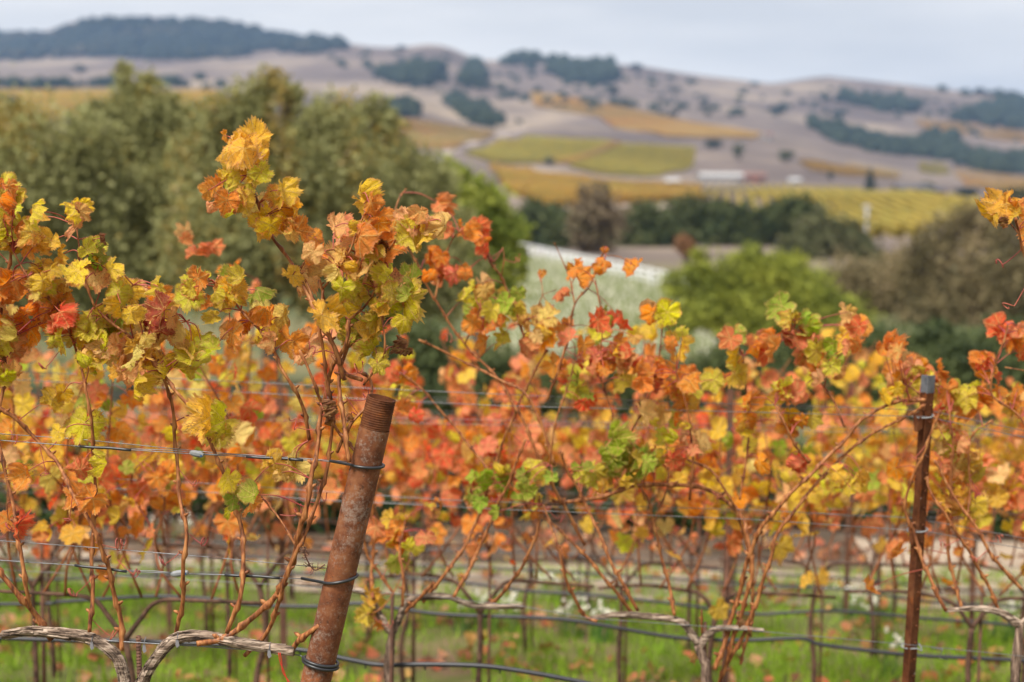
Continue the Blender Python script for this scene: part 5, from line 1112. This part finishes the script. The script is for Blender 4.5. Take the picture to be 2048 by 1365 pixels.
hose('second black drip hose, running level through the white flowers and behind the T post', 3, [(-900, 1215), (0, 1209), (120, 1204), (240, 1196), (320, 1193), (420, 1198), (500, 1210), (640, 1213), (720, 1207), (800, 1218), (900, 1230), (1100, 1237), (1200, 1250), (1350, 1275), (1480, 1281), (1600, 1277), (1640, 1289), (1750, 1303), (1850, 1312), (2048, 1321), (2500, 1340)], off=.03)
hose('third black drip hose, arching gently across the grass', 4, [(-900, 1180), (0, 1162), (250, 1152), (450, 1148), (700, 1150), (900, 1163), (1050, 1182), (1180, 1190), (1350, 1208), (1500, 1228), (1570, 1226), (1660, 1222), (1750, 1228), (1850, 1237), (2048, 1252), (2500, 1290)])
hose('fourth black drip hose, along the edge of the grass', 5, [(-900, 1110), (0, 1120), (400, 1113), (750, 1128), (1000, 1137), (1300, 1155), (1500, 1168), (1700, 1180), (1850, 1203), (2048, 1215), (2500, 1240)])
hose('farthest black drip hose, in front of the pale path', 6, [(-900, 1080), (0, 1083), (400, 1085), (800, 1098), (1100, 1108), (1450, 1142), (1700, 1158), (1900, 1178), (2048, 1184), (2500, 1200)])

# ------------------------------------------------------------------ rows behind: vines built once in a few kinds, then copied
def make_vine(seed, nl=140):
    rr = random.Random(seed); root = empty('grapevine', (0, 0, 0)); sp = []
    zc = 0.78 + rr.uniform(-.03, .03); zf = zc - rr.uniform(.10, .16); j = lambda s: rr.uniform(-s, s)
    m = MB(); m.tube(cr_spline([(0, 0, -.06), (j(.02), j(.02), .25), (j(.03), j(.02), .45), (0, 0, zf)], 4), [.017, .016, .015, .014, .014, .013, .013, .013, .012, .012, .012, .012, .013], 8); m.build('trunk', M['bark_far'], root)
    for s in (-1, 1):
        pp = cr_spline([(0, 0, zf), (s * .06, 0, zf + .08), (s * .13, j(.01), zc - .01), (s * .3, j(.01), zc + j(.012)), (s * .5, 0, zc + j(.02))], 4); m = MB(); m.tube(pp, [.010 - .004 * i / len(pp) for i in range(len(pp))], 7); m.build('cordon', M['bark_far'], root)
        sp.append(s)
    n = 10; lv = []
    for i in range(n):
        x = -.46 + .92 * (i + .5) / n + j(.03); h = rr.uniform(.5, 0.92) if rr.random() < .8 else rr.uniform(.95, 1.15); lean = j(.34); bow = j(.16); pts = [Vector((x, j(.02), zc))]
        for q in range(1, 6):
            t = q / 5; pts.append(Vector((x + lean * t * h * (1 + j(.25)) + bow * math.sin(3.14 * t), j(.06) + (0.0 if t < .8 else j(.12)), zc + h * t - (0.08 * max(0, t - .8) * rr.random() * 8))))
        P_ = cr_spline(pts, 4); m = MB(); m.tube(P_, [.0052 - .003 * k / len(P_) for k in range(len(P_))], 5); m.build('cane', M['cane2'], root)
        lv += [(p, k / len(P_)) for k, p in enumerate(P_)]
    m = MB(); k = 0; tries = 0
    while k < nl and tries < 9000:
        tries += 1; p, t = rr.choice(lv)
        if p.z < zc + .14 + rr.random() * .26: 
            if rr.random() > .03: continue
        d = Vector((j(.09), rr.choice((-1, 1)) * rr.uniform(.0, .13), j(.07))); c = p + d
        me = rr.choice(LEAF_F); o = bpy.data.objects.new('leaf', me); COL.objects.link(o); o.parent = root
        tip = Vector((rr.gauss(0, .8), rr.gauss(0, .5), -1 + rr.gauss(0, .6))); fc = Vector((rr.gauss(0, .8), d.y * 8 + rr.gauss(0, .4), .4 + rr.gauss(0, .4)))
        o.location = c; o.rotation_mode = 'QUATERNION'; o.rotation_quaternion = leaf_rot(tip.normalized(), fc)
        s = rr.uniform(.055, .11); o.scale = (s, s, s); m.tube([p, p.lerp(c, .6) + Vector((0, 0, .01)), c], .0014, 4, cap=False); k += 1
    tag(m.build('petiole', M['petiole'], root), kind='stuff')
    return root
KIN = [make_vine(s, n) for s, n in ((1, 150), (2, 165), (3, 140), (4, 155))]
KCH = [list(k.children) for k in KIN]
def row_pal(x, y, r):
    px = 1024 + F * x / y
    if px < 380: w_ = 'YYYLOOTPOWRG'
    elif px < 760: w_ = 'YOOPTPRYLPRW'
    elif px < 1150: w_ = 'OPPPORRYTPYLR'
    elif px < 1420: w_ = 'OPPROPRYTDLP'
    elif px < 1700: w_ = 'YLOYTOPLYWG'
    else: w_ = 'YOLOYTOYPLY'
    return r.choice(w_)
ORD = ['first', 'second', 'third', 'fourth', 'fifth', 'sixth', 'seventh', 'eighth', 'ninth', 'tenth']
ROWN = {2: 'second', 3: 'third', 4: 'fourth', 5: 'fifth', 6: 'sixth'}
used = set()
def place_vine(kind, x, k, idx, label, flip):
    rr = random.Random(k * 100 + idx); y = (ROWY[k] - SK * x); src = KIN[kind]
    if kind not in used: r = src; used.add(kind); kids = KCH[kind]
    else:
        r = src.copy(); COL.objects.link(r); kids = []
        for ch in KCH[kind]: c = ch.copy(); COL.objects.link(c); c.parent = r; kids.append(c)
    r.location = (x, y, gz(x, y)); r.rotation_euler = (0, 0, (math.pi if flip else 0) - math.atan(SK)); sc = rr.uniform(.96, 1.05); r.scale = (sc, sc, sc * rr.uniform(.98, 1.05))
    bias = rr.choice(['', '', 'R', 'Y', 'O', 'P'])
    for c in kids:
        if c.name.startswith('leaf'):
            code = bias if (bias and rr.random() < .3) else row_pal(x, y, rr)
            c.color = leaf_color(code)
    tag(r, label, 'grapevine', 'vines in the trellis rows behind the front one')
for k, x0, n, sp_ in ((2, -2.35, 2, 1.02), (3, -3.12, 7, 1.0), (4, -3.5, 8, 1.0), (5, -3.9, 9, 1.0), (6, -4.6, 10, 1.02)):
    for i in range(n):
        x = x0 + i * sp_ + random.Random(k * 31 + i).uniform(-.06, .06)
        if k > 2: lab = '%s grapevine from the left in the %s trellis row behind the pipe' % (ORD[i], ROWN[k])
        else: lab = ['second-row grapevine beyond the left edge, behind the front vines', 'second-row grapevine seen through the canes of the front vine at left'][i]
        place_vine((i * 3 + k) % 4, x, k, i, lab, (i + k) % 2 == 0)
# stakes at the vines behind, posts and wires of the rows behind
for k, x0, n in ((3, -2.12, 5), (4, -2.5, 6), (5, -2.9, 7), (6, -3.6, 8)):
    for i in range(n):
        x = x0 + i + random.Random(k * 31 + i + 1).uniform(-.05, .05) + .03; y = ROWY[k] - SK * x + .02; g = Vector((x, y, gz(x, y))); m = MB()
        h = random.Random(i * 7 + k).uniform(.8, 1.0); r_ = .011 if (i + k) % 3 == 0 else .006; m.tube([g - Vector((0, 0, .05)), g + Vector((.01, 0, h))], r_, 6)
        tag(m.build('vine_stake', M['stake'], origin=g), '%s rusty stake from the left at the vines of the %s row' % (ORD[i], ROWN[k]), 'stake', 'rusty stakes at the vines behind')
for k in (3, 4, 5, 6):
    for nm, h, off in (('lowest', .77, 0), ('middle front', 1.08, -.03), ('middle back', 1.1, .03), ('upper front', 1.42, -.03), ('upper back', 1.44, .03)):
        pts = []
        for i in range(25):
            x = -6 + i * .5; y = ROWY[k] - SK * x + off; pts.append(Vector((x, y, gz(x, y) + h)))
        line_thing('trellis_wire', '%s wire of the %s trellis row behind the pipe' % (nm, ROWN[k]), 'wire', pts, .0013, M['wire'])
for k, px in ((3, 2230), (3, -150), (4, 1460), (4, 560), (5, 1955), (5, 330), (6, 1130), (6, 1700)):
    d = ray(px, 1000); t = ROWY[k] / (d.y + SK * d.x); x = d.x * t; y = d.y * t + .04; g = Vector((x, y, gz(x, y))); m = MB(); a = .018
    for z0, z1 in ((-.05, 1.62),):
        vs = [g + Vector((px_ * a, py_ * a, z)) for z in (z0, z1) for px_, py_ in ((-1, 0), (-1, -.15), (1, -.15), (1, 0), (.1, 0), (.1, 1.6), (-.1, 1.6), (-.1, 0))]
        m.add(vs, [(i, (i + 1) % 8, 8 + (i + 1) % 8, 8 + i) for i in range(8)] + [tuple(range(8))[::-1], tuple(range(8, 16))])
    tag(m.build('t_post', M['stake'], origin=g, smooth=False), 'dark steel line post in the %s trellis row, %s' % (ROWN[k], {2230: 'beyond the right edge', -150: 'beyond the left edge', 1460: 'right of centre', 560: 'behind the front canes at left', 1955: 'right of the near T post', 330: 'behind the rebar stake at left', 1130: 'in the centre', 1700: 'left of the near T post'}[px]), 'post', 'steel line posts of the rows behind')

# ------------------------------------------------------------------ grass, litter, flowers
def grass():
    n = 95000; xs = nr.uniform(-6, 6, n); ys = nr.uniform(4.2, 10.9, n); keep = []
    for i in range(n):
        v = mn.noise((xs[i] * 1.1, ys[i] * 1.6, 4)) + .5 * mn.noise((xs[i] * 3.3, ys[i] * 4, 9)); 
        keep.append(v > -0.14 + nr.uniform(-.22, .22))
    k = np.array(keep); xs, ys = xs[k], ys[k]; n = len(xs)
    z = np.array([gz(float(a), float(b)) for a, b in zip(xs, ys)])
    h = nr.uniform(.03, .10, n) * (1 + .8 * (nr.uniform(0, 1, n) > .93)); w_ = nr.uniform(.0025, .005, n); a = nr.uniform(0, 6.28, n); dx, dy = np.cos(a) * w_, np.sin(a) * w_; lx, ly = nr.normal(0, .025, n), nr.normal(0, .025, n)
    b = np.stack([xs, ys, z], 1); V = np.stack([b - np.stack([dx, dy, 0 * dx], 1), b + np.stack([dx, dy, 0 * dx], 1), b + np.stack([lx + dx * .3, ly, h], 1), b + np.stack([lx - dx * .6, ly, h * .96], 1)], 1).reshape(-1, 3)
    pal = [(0.10, 0.20, 0.015), (0.20, 0.36, 0.022), (0.30, 0.46, 0.035), (0.16, 0.28, 0.02)]
    tag(tint_mesh('grass', V, 4, pick_tints(b, pal, 1.5, 5, .25), origin=(0, 8, -1)), 'bright green grass between the trellis rows', 'grass', kind='stuff')
grass()
def litter():
    V = []; C = []; base = [(.45, .20, .09), (.30, .13, .06), (.55, .28, .16), (.20, .09, .05), (.5, .3, .1), (.52, .16, .08)]
    for i in range(4200):
        x = rnd.uniform(-5.5, 5.5); y = rnd.uniform(4.4, 12.6)
        if mn.noise((x * .9, y * 1.3, 20)) < rnd.uniform(-.35, .3): continue
        z = gz(x, y) + rnd.uniform(.005, .05); c = Vector((x, y, z)); s = rnd.uniform(.03, .055); q = Euler((rnd.gauss(0, .5), rnd.gauss(0, .5), rnd.uniform(0, 6.28))).to_quaternion(); col = rnd.choice(base); pp = []
        for k in range(7):
            a = 6.283 * k / 7; r_ = s * rnd.uniform(.6, 1.15); pp.append(c + q @ Vector((math.cos(a) * r_, math.sin(a) * r_, rnd.uniform(-.012, .02))))
        for k in range(7): V += [c[:], pp[k][:], pp[(k + 1) % 7][:]]; C.append([v * rnd.uniform(.9, 1.1) for v in col])
    tag(tint_mesh('fallen_leaves', np.array(V), 3, np.array(C), origin=(0, 8, -1)), 'brown and reddish fallen vine leaves lying in the grass', 'leaf litter', kind='stuff')
litter()
def flowers(label, px, py, wpx, n, seed):
    rr = random.Random(seed); c = hit(px, py + 22, 5.0); c.z = gz(c.x, c.y); root = empty('flower_clump', c, label, 'flowers', 'clumps of small white flowers in the grass'); wd = wpx / F * c.y; V = []; C = []
    m = MB(); q = MB(); yel = MB()
    for i in range(n * 5):
        x, y = c.x + rr.uniform(-wd, wd), c.y + rr.uniform(-wd * .6, wd * .6); z = gz(x, y); h = rr.uniform(.10, .22); l = Vector((rr.gauss(0, .03), rr.gauss(0, .03), h)); a = rr.uniform(0, 3.14); s = Vector((math.cos(a), math.sin(a), 0)) * .004; b = Vector((x, y, z)); V += [b - s, b + s, b + l + s * .3, b + l - s * .3]; C.append((0.10 * rr.uniform(.7, 1.3), .22 * rr.uniform(.8, 1.2), .05))
    tint_mesh('leaf_blades', np.array([v[:] for v in V]), 4, np.array(C), root, origin=tuple(c))
    for i in range(n):
        x, y = c.x + rr.uniform(-wd, wd), c.y + rr.uniform(-wd * .6, wd * .6); b = Vector((x, y, gz(x, y))); t = b + Vector((rr.gauss(0, .02), rr.gauss(0, .02), rr.uniform(.15, .26))); q.tube([b, t], .0018, 4)
        for f in range(3):
            o = t + Vector((rr.gauss(0, .015), rr.gauss(0, .015), rr.gauss(0, .012))); nn = Vector((rr.gauss(0, .5), -1, rr.gauss(.3, .4))).normalized(); u = nn.orthogonal().normalized(); v = nn.cross(u); ra = rr.uniform(.011, .016)
            for p in range(6):
                a = 1.047 * p; d = u * math.cos(a) + v * math.sin(a); e = u * math.cos(a + .5) + v * math.sin(a + .5); g_ = u * math.cos(a - .5) + v * math.sin(a - .5); m.add([o, o + g_ * ra * .6, o + d * ra + nn * .003, o + e * ra * .6], [(0, 1, 2, 3)])
            yel.tube([o, o + nn * .004], .004, 6)
    q.build('stem', M['stemg'], root); m.build('petal', M['petal'], root, smooth=False); yel.build('flower_cup', M['cup'], root)
M['stemg'] = noise_mat('stem_green', [(0.3, (.08, .17, .03)), (.7, (.14, .26, .05))], scale=5); M['petal'] = noise_mat('white_petal', [(0.3, (.72, .72, .68)), (.7, (.85, .85, .82))], scale=5); M['cup'] = noise_mat('pale_yellow_cup', [(0.3, (.7, .6, .25)), (.7, (.8, .7, .35))], scale=5)
for i, (lab, px, py, wpx, n) in enumerate([('white flower clump just right of the row-three trunk in the centre', 1000, 1250, 45, 12), ('white flower clump left of the row-three trunk in the centre', 935, 1245, 30, 6), ('small white flower clump in the middle of the grass', 1140, 1260, 26, 7), ('white flower clump left of the green-leaved vine trunk', 1205, 1268, 26, 9), ('white flower clump behind the arching hose at centre right', 1120, 1185, 50, 9),
    ('low white flower clump left of the T post', 1735, 1235, 50, 12), ('white flower clump behind the hoses at right centre', 1690, 1205, 45, 9), ('white flower clump near the bottom left of the T post', 1780, 1338, 26, 4), ('tall white flower clump right of the T post', 2010, 1270, 30, 8), ('white flower clump at the far left in the grass', 30, 1120, 40, 8), ('white flower clump on the left by the path', 345, 1065, 40, 9)]):
    flowers(lab, px, py, wpx, n, 900 + i)

# dark shrubs beyond the path
SHR = [(0.03, 0.06, 0.02), (0.06, 0.10, 0.03), (0.10, 0.14, 0.05)]
for i, px in enumerate((-120, 130, 380, 620, 860, 1090, 1320, 1560, 1800, 2060)):
    D = 12.7 + (i % 3) * .35; gx = (px - 1024) / F * D; yb = 400 + (CAMZ - gz(gx, D)) / D * F
    T('shrub', '%s dark green shrub from the left in the line beyond the pale path' % ORD[i], 'shrub', D, [(px, yb - 70, 95), (px - 75, yb - 45, 70), (px + 80, yb - 50, 75), (px + 20, yb - 120, 60)], 2600, .07, SHR, group='dark shrubs beyond the pale path', seed=60 + i, tr=.04, parts=('foliage', 'stem'))

# ------------------------------------------------------------------ air between here and the hills
def haze():
    m = MB(); m.box((0, 1700, 115), (7400, 3460, 290)); m_ = bpy.data.materials.new('haze'); m_.use_nodes = True; t = m_.node_tree; t.nodes.clear()
    o = N(t, 'ShaderNodeOutputMaterial'); v = N(t, 'ShaderNodeVolumePrincipled'); v.inputs['Density'].default_value = HAZE; v.inputs['Color'].default_value = (0.38, 0.60, 1.0, 1); v.inputs['Anisotropy'].default_value = 0.2
    t.links.new(v.outputs[0], o.inputs['Volume']); tag(m.build('haze', m_, smooth=False), kind='stuff')
HAZE = 0.00013
haze()
